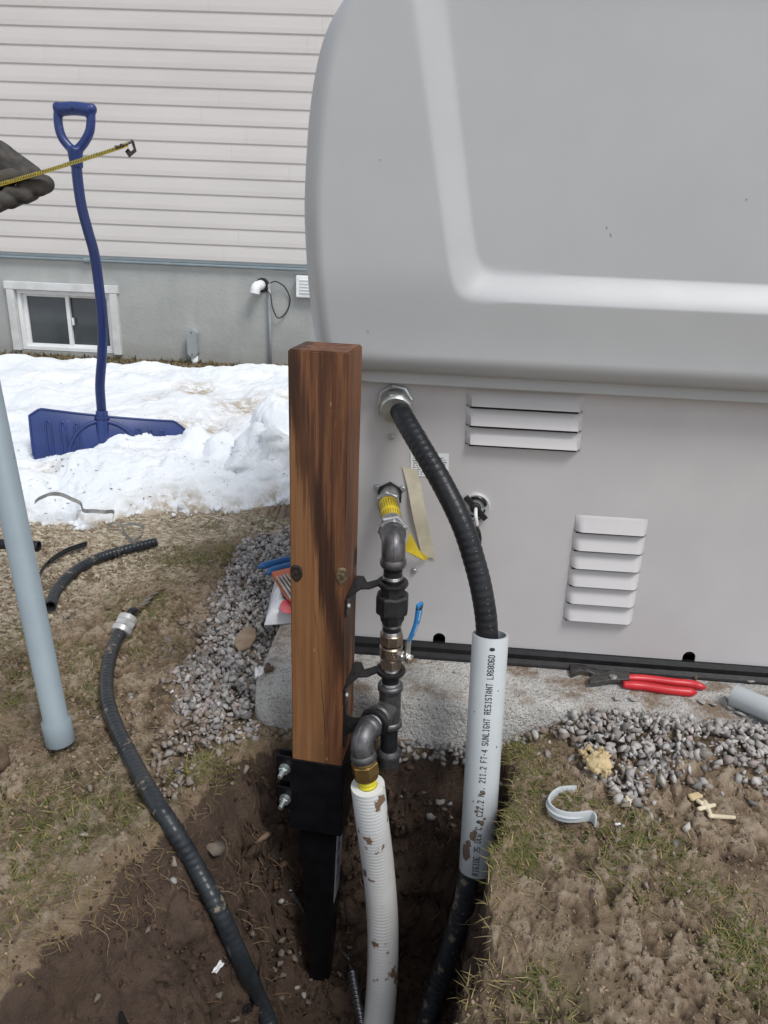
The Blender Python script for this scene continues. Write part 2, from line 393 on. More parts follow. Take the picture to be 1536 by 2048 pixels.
def wood_material():
    t = NT('stained_cedar'); z = t.sep(2); x = t.sep(0); y = t.sep(1)
    warp = t.noise(3.5, 3, 0.5, t.mapv((1, 1, 0.6)))
    fib = t.noise(95, 6, 0.7, t.mapv((1, 1, 0.035))); fine = t.noise(330, 4, 0.6, t.mapv((1, 1, 0.03)))
    band = t.noise(26, 4, 0.6, t.mapv((1, 1, 0.045)), 0.6)
    c = t.mix(t.ramp(band, 0.36, 0.62), (0.205, 0.082, 0.034), (0.080, 0.029, 0.0135))
    c = t.mix(t.math('MULTIPLY', t.ramp(fib, 0.42, 0.66), 0.6), c, (0.27, 0.130, 0.060)); c = t.mix(t.math('MULTIPLY', t.ramp(fine, 0.5, 0.72), 0.55), c, (0.045, 0.018, 0.010))
    # lighter sapwood low on the left, its edge running down to the right
    e = t.math('SUBTRACT', t.math('ADD', x, t.math('MULTIPLY', z, 0.175)), t.math('ADD', t.math('MULTIPLY', warp, 0.05), 0.052))
    e = t.math('ADD', e, t.math('ADD', t.math('MULTIPLY', t.math('SUBTRACT', band, 0.5), 0.07), t.math('MULTIPLY', t.math('SUBTRACT', fib, 0.5), 0.06)))
    sap = t.math('MULTIPLY', t.ramp(e, 0.0, -0.012), t.ramp(t.math('ADD', x, t.math('MULTIPLY', band, 0.05)), 0.05, 0.035))
    c = t.mix(t.math('MULTIPLY', sap, 0.8), c, t.mix(t.ramp(fib, 0.35, 0.7), (0.285, 0.140, 0.056), (0.165, 0.070, 0.027)))
    c = t.mix(t.math('MULTIPLY', t.ramp(e, -0.005, 0.02), 0.26), c, t.mix(t.ramp(fib, 0.4, 0.62), (0.062, 0.023, 0.0115), (0.165, 0.066, 0.029)))
    # dark heart streak beside it
    dk = t.math('MULTIPLY', t.ramp(t.math('ABSOLUTE', t.math('SUBTRACT', e, 0.010)), 0.024, 0.006), t.ramp(t.noise(9, 4, 0.6, t.mapv((1, 1, 0.25))), 0.15, 0.42))
    dk = t.math('MULTIPLY', dk, t.ramp(z, 0.02, 0.16))
    c = t.mix(t.math('MULTIPLY', dk, 0.78), c, (0.024, 0.0105, 0.0065))
    c = t.mix(t.math('MULTIPLY', t.ramp(t.noise(7, 5, 0.6, t.mapv((1, 1, 0.4))), 0.55, 0.7), 0.4), c, (0.06, 0.024, 0.012))
    c = t.mix(t.math('MULTIPLY', t.ramp(t.noise(60, 4, 0.6, t.mapv((1, 1, 0.3))), 0.70, 0.76), 0.6), c, (0.42, 0.24, 0.12))   # raised splinters
    t.bump(fib, 0.6, 0.004); t.bump(fine, 0.45, 0.0016)
    return t.done(c, 0.55, 0.0, 0.4)
def siding_material():
    t = NT('vinyl_siding'); c = t.mix(t.ramp(t.noise(2.5, 5, 0.6, t.mapv((0.4, 1, 2))), 0.35, 0.7), (0.575, 0.545, 0.522), (0.535, 0.507, 0.487))
    c = t.mix(t.math('MULTIPLY', t.ramp(t.noise(30, 4, 0.6, t.mapv((0.5, 1, 3))), 0.62, 0.8), 0.25), c, (0.42, 0.39, 0.37))
    t.bump(t.noise(25, 5, 0.6, t.mapv((0.15, 1, 4))), 0.12, 0.004)
    return t.done(c, 0.5, 0.0, 0.4)
def foundation_material():
    t = NT('parged_foundation'); c = t.mix(t.ramp(t.noise(3.2, 6, 0.6), 0.35, 0.7), (0.385, 0.395, 0.38), (0.335, 0.345, 0.335))
    st = t.ramp(t.noise(4.5, 5, 0.6, t.mapv((1.2, 1, 0.25))), 0.55, 0.75); c = t.mix(t.math('MULTIPLY', st, 0.45), c, (0.46, 0.46, 0.445))
    c = t.mix(t.math('MULTIPLY', t.ramp(t.math('ADD', t.sep(2), t.math('MULTIPLY', t.noise(5, 5), 0.3)), 0.30, 0.16), 0.35), c, (0.23, 0.215, 0.17))
    t.bump(t.noise(40, 6, 0.6), 0.3, 0.01)
    return t.done(c, 0.9, 0.0, 0.25)
M_ground = ground_material(); M_snow = snow_material(); M_gravel = tint_material('crushed_stone'); M_blade = tint_material('grass_blades', 0.7, 0, mul=0.2)
M_conc = concrete_material(); M_wood = wood_material(); M_siding = siding_material(); M_found = foundation_material()
M_gen = pbr('grey_paint', (0.520, 0.503, 0.500), (0.492, 0.476, 0.474), 6, 0.42, 0, 0.06, 900, spec=0.45, rvar=0.05, dirt=(0.30, 0.28, 0.26), dscale=55, dlo=0.72, dhi=0.78)
M_hood = pbr('grey_hood_plastic', (0.452, 0.462, 0.466), (0.430, 0.440, 0.445), 5, 0.38, 0, 0.10, 1100, spec=0.5, rvar=0.05)
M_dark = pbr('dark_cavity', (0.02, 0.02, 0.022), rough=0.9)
M_rail = pbr('black_rail', (0.008, 0.008, 0.009), (0.013, 0.013, 0.014), 40, 0.42, 0, 0.2, 300, spec=0.22, dirt=(0.09, 0.075, 0.06), dscale=30, dlo=0.66, dhi=0.78)
M_white = pbr('white_vinyl', (0.80, 0.81, 0.81), (0.74, 0.75, 0.75), 12, 0.4)
M_trim = pbr('weathered_white_trim', (0.66, 0.67, 0.67), (0.55, 0.56, 0.55), 9, 0.6, 0, 0.3, 60, dirt=(0.3, 0.28, 0.25), dscale=14, dlo=0.66, dhi=0.76)
M_glass = pbr('window_glass', (0.045, 0.055, 0.06), (0.075, 0.085, 0.09), 2.5, 0.08, 0, rvar=0.03, spec=0.6)
M_greyplastic = pbr('grey_plastic', (0.33, 0.355, 0.375), (0.30, 0.325, 0.345), 14, 0.5)
M_conduit = pbr('blue_grey_conduit', (0.205, 0.25, 0.27), (0.18, 0.22, 0.24), 14, 0.5)
M_black = pbr('black_rubber', (0.012, 0.012, 0.013), rough=0.5)

# ------------------------------------------------------------------ ground with the dug pit
def zp(l, z=0.0): return [tuple(atZ(x, y, z)[:2]) for x, y in l]
P_left = zp([(-420, 2140), (-200, 2035), (0, 1935), (130, 1830), (200, 1755), (300, 1672), (350, 1610), (395, 1560), (440, 1500), (478, 1484)])
P_back = zp([(478, 1484), (560, 1466), (640, 1464), (720, 1466), (800, 1468), (870, 1470), (940, 1474), (1002, 1482)])
P_right = zp([(1002, 1482), (1022, 1560), (1006, 1650), (992, 1760), (970, 1900), (948, 2048), (915, 2300), (860, 2800)])
P_all = P_left+P_back[1:]+P_right[1:]+[(0.05, 0.12), (-0.9, 0.12)]
GL = zp([(566, 1058), (500, 1085), (468, 1150), (430, 1215), (380, 1275), (350, 1330), (372, 1400), (420, 1455), (470, 1480), (520, 1470), (560, 1300), (700, 1200), (700, 1055)])
GRt = zp([(900, 1462), (1010, 1455), (1150, 1425), (1300, 1410), (1536, 1395), (1800, 1390), (1800, 1640), (1536, 1610), (1420, 1590), (1320, 1620), (1240, 1640), (1165, 1565), (1090, 1510), (990, 1495)])
STRAW = zp([(-100, 1010), (200, 1010), (420, 1020), (560, 1030), (540, 1060), (420, 1085), (330, 1130), (250, 1160), (150, 1210), (60, 1260), (-100, 1300)])
def pit_depth(x, y):
    k_ = 0.006+0.040*sstep(0.04, 0.16, polydist(P_back, x, y)); x = x+k_*(fbm(x*15, y*15, 53, 4, 0.6)-0.5)*1.6; y = y+k_*(fbm(x*15+7, y*15, 54, 4, 0.6)-0.5)*1.6
    ins = inpoly(P_all, x, y)
    wx = x + 0.022*(fbm(x*12, y*12, 51, 2)-0.5); wy = y + 0.022*(fbm(x*12, y*12, 77, 2)-0.5)
    dl = polydist(P_left, wx, wy); db = polydist(P_back, wx, wy); dr = polydist(P_right, wx, wy)
    tl = dl/(0.13+0.22*sstep(1.06, 0.75, y)); tb = polydist(P_back, x+0.4*(wx-x), y+0.4*(wy-y))/0.042; tr = dr/0.075
    a = sstep(0, 1, np.clip(tl, 0, 1)*0.9+0.05*np.minimum(tl*8, 1)); b = np.clip(tb, 0, 1)**0.7; c = np.clip(tr, 0, 1)**0.8
    d = 0.55*np.minimum(np.minimum(a, b), c)
    return np.where(ins, d, 0.0), ins, np.minimum(np.minimum(dl, db), dr)
def gbase(x, y):
    x = np.asarray(x, float); y = np.asarray(y, float)
    d, ins, dm = pit_depth(x, y)
    far = sstep(1.2, 3.0, y)
    z = -d + 0.03*(fbm(x*2.2, y*2.2, 3)-0.5)*(1-0.5*far) - 0.016*sstep(0.07, 0.0, polydist(P_back, x, y))
    # the clay lip that overhangs the pit on the right and left
    z = z + np.where(ins, 0, 0.012*np.exp(-(dm/0.05)**2)*(fbm(x*20, y*20, 9)))
    u = (x-GO[0])*gt[0]+(y-GO[1])*gt[1]; w = (x-GO[0])*gn[0]+(y-GO[1])*gn[1]
    z = z + 0.062*sstep(0.20, 0.42, u)*np.exp(-np.clip(w-0.19, 0, 9)/0.09)*np.where(ins, 0, 1)
    return z, d, ins, dm
def LEFTW(x, y):
    return sstep(0.02, 0.10, np.minimum(polydist(P_back, x, y), polydist(P_right, x, y)))
def gdetail(x, y, d, ins, far):
    wx = x+0.05*(fbm(x*9, y*9, 21)-0.5); wy = y+0.05*(fbm(x*9, y*9, 22)-0.5)
    f1, f2, cid = worley(wx*34, wy*26, 5); g1, g2, gid = worley(wx*85+3, wy*70, 6)
    patch = sstep(0.35, 0.6, fbm(x*5, y*5, 31))
    tx = x+0.02*(fbm(x*30, y*30, 25)-0.5)
    plate = (cid-0.45)*0.014*sstep(0.0, 0.10, f2-f1)+(gid-0.45)*0.009*sstep(0.0, 0.12, g2-g1)+0.010*(cid-0.5)*np.clip((tx*34-np.floor(tx*34))-0.5, -0.5, 0.5)
    soft = 0.015*(ridge(wx*9, wy*9, 41)-0.6) + 0.007*(fbm(x*42, y*42, 42, 4, 0.6)-0.5) + 0.0045*(ridge(wx*75, wy*60, 45, 2)-0.6) + 0.004*(fbm(x*150, y*150, 44, 2)-0.5)
    crk = sstep(0.07, 0.0, f2-f1)*0.010+sstep(0.08, 0.0, g2-g1)*0.004
    out = (plate*0.9-crk)*(0.3+0.7*patch) + 0.72*soft
    flat = np.clip(d/0.52, 0, 1)**4
    inn = (0.045*(fbm(x*16, y*16, 61, 5, 0.6)-0.5) + 0.018*(ridge(x*38, y*38, 62, 3)-0.6) + 0.008*(fbm(x*140, y*140, 66, 2)-0.5))*(0.12+0.88*np.maximum(flat, LEFTW(x, y)))
    return np.where(ins, inn*np.clip(d/0.1, 0.3, 1), out)*(1-0.6*far)
def axis_pts(lo, hi, step, ext, extra=()):
    a = np.arange(lo, hi, step); l = [lo]; h = [a[-1]]; s = step
    while l[-1] > -ext: s *= 1.22; l.append(l[-1]-s)
    s = step
    while h[-1] < ext: s *= 1.22; h.append(h[-1]+s)
    o = np.concatenate([np.array(l[:0:-1]), a, np.array(h[1:])])
    for p, q, st in extra: o = np.concatenate([o[(o < p) | (o > q)], np.arange(p, q, st)])
    return np.unique(np.round(o, 5))
gx = axis_pts(-1.05, 0.95, 0.0045, 120, [(0.12, 0.26, 0.003)])
gy = axis_pts(0.45, 2.05, 0.0045, 120, [(1.08, 1.19, 0.0014)])
X, Y = np.meshgrid(gx, gy)
gz, gd, gins, gdm = gbase(X, Y)
gfar = sstep(1.5, 3.2, np.hypot(X, Y))
det = gdetail(X, Y, gd, gins, gfar)*np.where(gins, 1, 0.15+0.85*sstep(0.0, 0.03, polydist(P_back, X, Y))); near = (np.abs(X) < 6) & (Y < 8) & (Y > -3)
det = det*sstep(0.45, 0.0, np.maximum(np.maximum(-1.25-X, X-1.1), np.maximum(0.35-Y, Y-2.3)))
GZ = gz+det*near
wall = np.clip((gd-0.02)/0.16, 0, 1)*gins
GX = X+wall*(0.05*(fbm(Y*18, GZ*18, 71, 4, 0.6)-0.5)+0.012*(ridge(Y*60, GZ*60, 73, 2)-0.6)); GY = Y+wall*(0.06*(fbm(X*18, GZ*20, 72, 4, 0.6)-0.5)+0.016*(ridge(X*55, GZ*60, 74, 3)-0.6))
def ground_z(x, y):
    z, d, ins, dm = gbase(np.array([x]), np.array([y])); return float(z[0])
def onG(px, py, lift=0.0):
    """where a sight line meets the ground"""
    d = ray(px, py); s = np.linspace(0.6, 4.5, 1600)[:, None]; p = CAMP+d*s
    z = gbase(p[:, 0], p[:, 1])[0]+lift; k = np.argmax(p[:, 2] < z); return p[k] if k > 0 else p[-1]
def onG_all(PX, PY):
    out = []
    D_ = np.stack([ray(a, b) for a, b in zip(PX, PY)]); t = np.full(len(D_), 0.6); hit = np.zeros(len(D_), bool); s = 0.6
    while s < 4.5:
        P = CAMP+D_*s; z = gbase(P[:, 0], P[:, 1])[0]; m = (~hit) & (P[:, 2] < z); t[m] = s; hit |= m; s += 0.006
    return CAMP+D_*t[:, None], hit
sd_straw = polydist(STRAW, X, Y, True)*np.where(inpoly(STRAW, X, Y), 1, -1)
straw = sstep(-0.12, 0.10, sd_straw+0.25*(fbm(X*6, Y*6, 81)-0.5)); strip = sstep(4.2, 4.5, Y)*sstep(5.9, 5.5, Y)
moss = 0.55*sstep(0.54, 0.68, fbm(X*3.2+1.3, Y*3.2, 91, 5))*(~gins)
soilm = np.where(gins, np.clip(gd/0.025, 0, 1), 0.0)*1.0
mask = np.stack([soilm, np.clip(straw, 0, 1), np.clip(moss+0.55*strip, 0, 1)], -1).reshape(-1, 3)
gv, gf = grid(np.stack([GX, GY, GZ], -1))
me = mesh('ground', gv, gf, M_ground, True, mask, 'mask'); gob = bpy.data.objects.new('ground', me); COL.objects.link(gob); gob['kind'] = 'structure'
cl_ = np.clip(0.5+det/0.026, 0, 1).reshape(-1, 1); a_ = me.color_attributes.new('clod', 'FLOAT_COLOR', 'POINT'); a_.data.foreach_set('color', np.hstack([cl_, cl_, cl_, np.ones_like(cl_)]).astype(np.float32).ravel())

# ------------------------------------------------------------------ snow lying between the ground and the house
edge_px = [(-700, 1030), (-300, 1040), (-60, 1062), (60, 1050), (150, 1062), (230, 1040), (300, 1030), (380, 1032), (450, 1025), (520, 1018), (580, 1008), (760, 1000), (1100, 990), (1700, 990)]
ep = np.array([atZ(a, b, 0.0) for a, b in edge_px])
sx = np.concatenate([np.arange(-4.5, -1.9, 0.05), np.arange(-1.9, 0.25, 0.008), np.arange(0.25, 3.5, 0.08)])
sv = np.concatenate([np.linspace(0, 0.25, 80), np.linspace(0.255, 0.6, 66), np.linspace(0.61, 2.3, 90)])
SX, SV = np.meshgrid(sx, sv)
y0 = np.interp(SX, ep[:, 0], ep[:, 1]) + 0.09*(fbm(SX*9, SX*0, 101, 4)-0.5)
yend = 4.50+0.10*(fbm(SX*2.5, SX*0+3, 103)-0.5)
SY = y0+SV/2.3*(yend-y0)*1.0
dist = SY-y0; de = yend-SY
prof = 0.095*sstep(0, 0.09, dist)*(0.55+0.9*fbm(SX*5, SY*5, 110, 3))+0.035*sstep(0.05, 0.4, dist)
bank = np.exp(-((dist-0.17)/0.15)**2)
lump1, l2, lc = worley(SX*7+0.4*fbm(SX*6, SY*6, 5), SY*8, 111)
chunk = np.clip(1-lump1*1.5, 0, 1)**0.6*lc
SZ = prof + bank*(0.095*chunk*sstep(-1.15, -0.4, SX)+0.06*(fbm(SX*11, SY*11, 112, 4)-0.35)) + 0.035*(fbm(SX*2.2, SY*2.2, 113)-0.5)*sstep(0, 0.3, dist) + 0.017*(fbm(SX*26, SY*26, 114, 3, 0.65)-0.5)*sstep(0, 0.05, dist)+0.008*(ridge(SX*30, SY*34, 115, 2)-0.6)*sstep(0, 0.05, dist)*np.exp(-dist/0.5)
tn = atZ(540, 880, 0.10)
for (a, b, zz, rx_, ry_, hh) in [(548, 872, 0.12, 0.085, 0.10, 0.13), (500, 910, 0.11, 0.07, 0.06, 0.07), (440, 905, 0.10, 0.06, 0.06, 0.05), (555, 930, 0.10, 0.10, 0.06, 0.05), (480, 960, 0.06, 0.06, 0.05, 0.045), (390, 890, 0.10, 0.05, 0.06, 0.03)]:
    c = atZ(a, b, zz); q = ((SX-c[0])/rx_)**2+((SY-c[1])/ry_)**2 + 0.8*(fbm(SX*20, SY*20, 120)-0.5)
    SZ = SZ+hh*np.clip(1-q, 0, 1)**0.5
# hollow where the shovel blade stands
c = atZ(120, 900, 0.08); SZ = SZ-0.07*np.exp(-(((SX-c[0])/0.16)**2+((SY-c[1]+0.10)/0.14)**2))-0.025*np.exp(-(((SX+0.99)/0.36)**2+((SY-2.62)/0.10)**2))
SZ = SZ*sstep(0, 0.12, de)-0.03*(dist < 0.004)-0.03*(1-sstep(0, 0.05, de))
# holes melted through to the grass
holes = 0
for (a, b, r_, s_) in [(395, 785, 0.10, 0.8), (390, 855, 0.13, 0.9), (480, 815, 0.13, 0.7), (310, 805, 0.06, 0.6), (90, 940, 0.05, 0.6), (230, 1005, 0.06, 0.5), (570, 810, 0.06, 0.7)]:
    c = atZ(a, b, 0.10); g = np.exp(-(((SX-c[0])/r_)**2+((SY-c[1])/(r_*1.3))**2)); holes = np.maximum(holes, g*s_)
SZ = SZ-0.05*holes
dirtm = np.clip(1.3*holes+0.9*sstep(0.055, 0.0, dist+0.06*(fbm(SX*15, SY*15, 130)-0.5)), 0, 1)
v_, f_ = grid(np.stack([SX+0.02*(fbm(SX*14, SZ*30, 131)-0.5), SY+0.05*(fbm(SX*10, SZ*22, 132)-0.5)*sstep(0, 0.05, dist)*bank, SZ], -1))
me = mesh('snow', v_, f_, M_snow, True, dirtm.reshape(-1, 1).repeat(3, 1)); sob = bpy.data.objects.new('snow', me); COL.objects.link(sob); sob['kind'] = 'structure'
n = 150; xs = RNG.uniform(-1.7, 0.1, n); ys = np.interp(xs, ep[:, 0], ep[:, 1])+RNG.normal(size=n)*0.035+0.02; rs = 0.006+0.026*RNG.random(n)**3
v, f, c = stones_mesh(np.stack([xs, ys, rs*0.35+0.01], -1), rs, np.full((n, 3), 0.05)+0.3*RNG.random((n, 1))**3)
v, f = baked((v, [tuple(q) for q in f.tolist()]), [('SUBSURF', dict(levels=1))]); o = bpy.data.objects.new('snow_lumps', mesh('snow_lumps', v, f, M_snow, True, np.full((len(v), 3), 0.1))); COL.objects.link(o); tag(o, 'small lumps of snow broken off along the edge of the snow', 'snow', None, 'stuff')

# ------------------------------------------------------------------ house: foundation, clapboards, window
HA = R(2.2); ht = np.array([math.cos(HA), -math.sin(HA), 0]); hn = np.array([-math.sin(HA), -math.cos(HA), 0])
HO = np.array([*atZ(300, 712, 0.03)[:2], 0.0])
def h2w(u, w, z): return HO+ht*u+hn*w+np.array([0, 0, z])
def atH(px, py, off=0.0):
    d = ray(px, py); t = np.dot(HO+hn*off-CAMP, hn)/np.dot(d, hn); return CAMP+d*t
def huz(px, py, off=0.0):
    p = atH(px, py, off); return float(np.dot(p-HO, ht)), float(p[2])
RH = np.stack([ht, -hn, np.array([0, 0, 1.0])], 1)      # local x along wall, y into wall, z up
house = thing('house', 'house wall of pale clapboard siding above a grey parged foundation', 'house', HO)
ZS = huz(300, 516)[1]
wl = huz(12, 560); wr = huz(243, 708)
wu0, wu1 = huz(26, 640)[0]-0.008, huz(238, 640)[0]+0.008; wz0, wz1 = huz(140, 704)[1], huz(120, 566)[1]
UL, UR = -4.0, 4.5
fb = MB()
for (a, b, c, d) in [(UL, wu0, -0.3, ZS), (wu1, UR, -0.3, ZS), (wu0, wu1, -0.3, wz0), (wu0, wu1, wz1, ZS)]:
    fb.add(box(h2w((a+b)/2, -0.10, (c+d)/2), (b-a, 0.2, d-c), RH))
add('foundation', fb, M_found, house)
EXPO = 0.1016
joints = {0: [-1.9, 1.3], 1: [-0.75, 2.4], 2: [-2.6, 0.9], 3: [-1.2, 2.1]}
zb = ZS
for k in range(27):
    js = [UL]+[j+0.12*math.sin(k*2.1) for j in sorted({0: [-2.0, 0.55, 2.9], 1: [-0.42, 2.2], 2: [-1.4, 1.1], 3: [-0.38, 0.62, 2.5]}[(k//2) % 4])]+[UR]
    for a, b in zip(js[:-1], js[1:]):
        prof_ = [(0.0125, 0.0), (0.0145, 0.003), (0.0142, 0.03), (0.0105, 0.07), (0.006, EXPO+0.006), (-0.01, EXPO+0.006), (-0.01, 0.002), (0.008, -0.004)]
        sh = 0.0003*random.random(); pts = [h2w(a+0.0006, w+sh, zb+z) for w, z in prof_]
        add('siding_board', extrude_poly(pts, ht*(b-a-0.0007)), M_siding, house)
    zb += EXPO
add('wall_sheathing', box(h2w((UL+UR)/2, -0.12, (ZS+zb)/2+0.003), (UR-UL, 0.20, zb-ZS-0.002), RH), M_trim, house)
add('starter_strip', box(h2w((UL+UR)/2, 0.006, ZS-0.012), (UR-UL, 0.012, 0.016), RH), M_conduit, house)
# basement window: flat casing, vinyl frame, two sliding sashes
win = add('window', MB().add(box(h2w((wu0+wu1)/2, -0.004+0.012, wz1-0.026), (wu1-wu0+0.02, 0.05, 0.052), RH, 0.004)).add(box(h2w(wu0+0.026, 0.008, (wz0+wz1)/2-0.027), (0.052, 0.048, wz1-wz0-0.054), RH, 0.004)).add(box(h2w(wu1-0.026, 0.008, (wz0+wz1)/2-0.027), (0.052, 0.048, wz1-wz0-0.054), RH, 0.004)), M_trim, house)
iu0, iu1, iz0, iz1 = wu0+0.054, wu1-0.054, wz0+0.003, wz1-0.055
fr = MB(); th = 0.026
for (a, b, c, d) in [(iu0, iu1, iz1-th, iz1), (iu0, iu1, iz0, iz0+th), (iu0, iu0+th, iz0+th, iz1-th), (iu1-th, iu1, iz0+th, iz1-th)]:
    fr.add(box(h2w((a+b)/2, -0.03, (c+d)/2), (b-a, 0.05, d-c), RH, 0.003))
add('window_frame', fr, M_white, win)
um = (iu0+iu1)/2
for (a, b, off) in [(iu0+th, um+0.02, -0.045), (um-0.02, iu1-th, -0.060)]:
    sh = MB(); t2 = 0.017
    for (p, q, c, d) in [(a, b, iz1-th-t2, iz1-th), (a, b, iz0+th, iz0+th+t2), (a, a+t2*1.5, iz0+th+t2, iz1-th-t2), (b-t2*1.5, b, iz0+th+t2, iz1-th-t2)]:
        sh.add(box(h2w((p+q)/2, off, (c+d)/2), (q-p, 0.026, d-c), RH, 0.002))
    add('sash', sh, M_white, win); add('pane', box(h2w((a+b)/2, off-0.004, (iz0+iz1)/2), (b-a-t2*2, 0.006, iz1-iz0-2*th-2*t2), RH), M_glass, win)
add('latch', box(h2w(um+0.035, -0.036, (iz0+iz1)/2), (0.012, 0.016, 0.05), RH, 0.003), M_white, win)
# services fixed to the foundation
zc = ZS-0.032
p = [h2w(u, 0.022, zc) for u in np.linspace(UL, UR, 60)]
t = thing('conduit', 'long blue grey conduit clipped along the foot of the siding', 'conduit', h2w(0, 0.02, zc))
add('pipe', tube(p, 0.0105, 10), M_conduit, t, True)
uc = huz(177, 514)[0]
add('coupling', tube([h2w(uc-0.022, 0.022, zc), h2w(uc+0.022, 0.022, zc)], 0.018, 14), M_conduit, t, autosm=40)
uv, zv = huz(540, 568); _, zv0 = huz(541, 728)
add_ = add('riser_conduit', tube([h2w(uv, 0.025, -0.02), h2w(uv, 0.025, zv*0.5), h2w(uv, 0.025, zv)], 0.0105, 12), M_greyplastic, None, True)
tag(add_, 'thin grey vertical conduit rising from the ground below the white vent elbow', 'conduit')
ue, ze = huz(522, 570)
t = thing('vent_elbow', 'white plastic vent elbow turned down from the foundation wall', 'vent', h2w(ue, 0, ze))
add('elbow', tube(spline([h2w(ue, 0, ze), h2w(ue, 0.04, ze), h2w(ue-0.018, 0.075, ze-0.012), h2w(ue-0.026, 0.082, ze-0.05)], 16), 0.033, 18), M_white, t, autosm=50)
add('collar', rev([(0.047, 0), (0.047, 0.006), (0.036, 0.012)], h2w(ue+0.01, 0.001, ze), hn, 20), M_dark, t, autosm=40)
lp = [(525, 580), (540, 588), (545, 615), (556, 636), (572, 625), (580, 600), (570, 575), (552, 563), (541, 566)]
o = add('cable_loop', tube(spline([atH(a, b, 0.03+0.02*math.sin(i)) for i, (a, b) in enumerate(lp)], 60), 0.0042, 8), M_black, None, True)
tag(o, 'thin black cable looping beside the vent elbow on the foundation', 'cable')
ub, zb1 = huz(389, 688)
t = thing('junction_box', 'grey oblong conduit body box on the foundation near the ground', 'junction box', h2w(ub, 0, zb1))
bz0 = huz(390, 712)[1]; bz1 = huz(387, 657)[1]
a_ = np.linspace(0, 2*math.pi, 32, endpoint=False); hw = 0.036; hh = (bz1-bz0)/2
def stad(s, off): return [h2w(ub+hw*s*math.cos(q), off, (bz0+bz1)/2+(hh-hw)*(1 if math.sin(q) > 0 else -1)+hw*s*math.sin(q)) for q in a_]
add('body', extrude_poly(stad(1, 0), hn*0.06), M_greyplastic, t); add('cover', extrude_poly(stad(0.93, 0.0602), hn*0.006), M_greyplastic, t)
for zz in (bz0+0.02, bz1-0.02): add('screw', rev([(0.005, 0), (0.004, 0.003)], h2w(ub, 0.0664, zz), hn, 8), M_black, t)
add('outlet', tube([h2w(ub+0.005, 0.03, bz0+0.006), h2w(ub+0.006, 0.03, -0.03)], 0.024, 12), M_white, t, True)
ug0, zg1 = huz(594, 550); ug1 = ug0+0.16; zg0 = huz(600, 594)[1]
t = thing('vent_grille', 'white square louvred vent box beside the generator hood', 'vent', h2w((ug0+ug1)/2, 0, zg0))
add('box', box(h2w((ug0+ug1)/2, 0.025, (zg0+zg1)/2), (ug1-ug0, 0.05, zg1-zg0), RH, 0.008), M_white, t)
for i in range(5):
    add('slat', box(h2w((ug0+ug1)/2, 0.052, zg0+0.03+i*(zg1-zg0-0.06)/4), (ug1-ug0-0.05, 0.008, 0.008), RH, 0.002), M_trim, t)

# ------------------------------------------------------------------ concrete pad
M_ = MB()
lu = guz(503, 1415)[0]
fl = atZ(502, 1400, 0.06); fr_ = atZ(1480, 1405, PADZ); pd = nrm([fr_[0]-fl[0], fr_[1]-fl[1], 0])
c0 = atZ(503, 1395, PADZ-0.01)
pu0 = float(np.dot(c0-GO, gt))-0.012; 
def pad_outline(u0, w1, rad, n=8):
    o = []; u1 = 1.6; w0 = -0.85
    for cx, cy, s in [(u0+rad, w1-rad, 90), (u1-rad, w1-rad, 0), (u1-rad, w0+rad, -90), (u0+rad, w0+rad, -180)]:
        for k in range(n+1):
            q = R(s+90-90*k/n) if True else 0; o.append((cx+rad*math.cos(q), cy+rad*math.sin(q)))
    return o
pw = float(np.dot(atZ(880, 1398, PADZ)-GO, gn)); 
rings = []
for ins, z in [(-0.004, -0.03), (0.0, 0.01), (0.002, 0.055), (0.008, 0.070), (0.020, PADZ-0.001), (0.03, PADZ), (0.08, PADZ+0.001)]:
    ol = pad_outline(pu0+ins, pw-ins, 0.05); dense = []
    for (a, b), (c, d) in zip(ol, ol[1:]+ol[:1]):
        m = max(1, int(math.hypot(c-a, d-b)/0.012)); dense += [(a+(c-a)*k/m, b+(d-b)*k/m) for k in range(m)]
    rings.append((dense, z))
n_ = len(rings[0][0]); rv = []
for dns, z in rings:
    q = np.array(dns); idx = np.linspace(0, len(q)-1, n_).round().astype(int); q = q[idx]
    wob = 0.006*(fbm(q[:, 0]*14, q[:, 1]*14+z*30, 140)-0.5); rv.append(g2w(q[:, 0], q[:, 1]+wob, z+wob*0.5*(z > 0.05)))
RV = np.concatenate(rv); F = [(i*n_+j, i*n_+(j+1) % n_, (i+1)*n_+(j+1) % n_, (i+1)*n_+j) for i in range(len(rings)-1) for j in range(n_)]+[tuple((len(rings)-1)*n_+j for j in range(n_))]
o = add('concrete_pad', (RV, F), M_conc, None, autosm=35); tag(o, 'rough speckled concrete slab under the generator', 'concrete slab')

# ------------------------------------------------------------------ generator
gen = thing('generator', 'large grey standby generator with a bulging dished hood and louvred lower panel', 'generator', GO)
sil = [(739, 757), (690, 755), (660, 738), (643, 706), (632, 665), (623, 595), (616, 500), (613, 420), (616, 330), (624, 225), (639, 132), (660, 65), (697, 2), (735, -70), (785, -140), (850, -200), (960, -235)]
so_ = np.array([guz(a, b) for a, b in sil]); ZSEAM = so_[0, 1]
sm = spline(np.stack([so_[:, 0], so_[:, 1], so_[:, 0]*0], -1), 90)[:, :2]
uL = sm[:, 0].min(); uR = uL+1.46; uc_ = (uL+uR)/2; zt = sm[-1, 1]
right = np.stack([2*uc_-sm[:, 0], sm[:, 1]], -1)[::-1]
top_ = np.stack([np.linspace(sm[-1, 0], right[0, 0], 90)[1:-1], np.full(88, zt)], -1)
bot_ = np.stack([np.linspace(right[-1, 0], sm[0, 0], 110)[1:-1], np.full(108, ZSEAM)], -1)
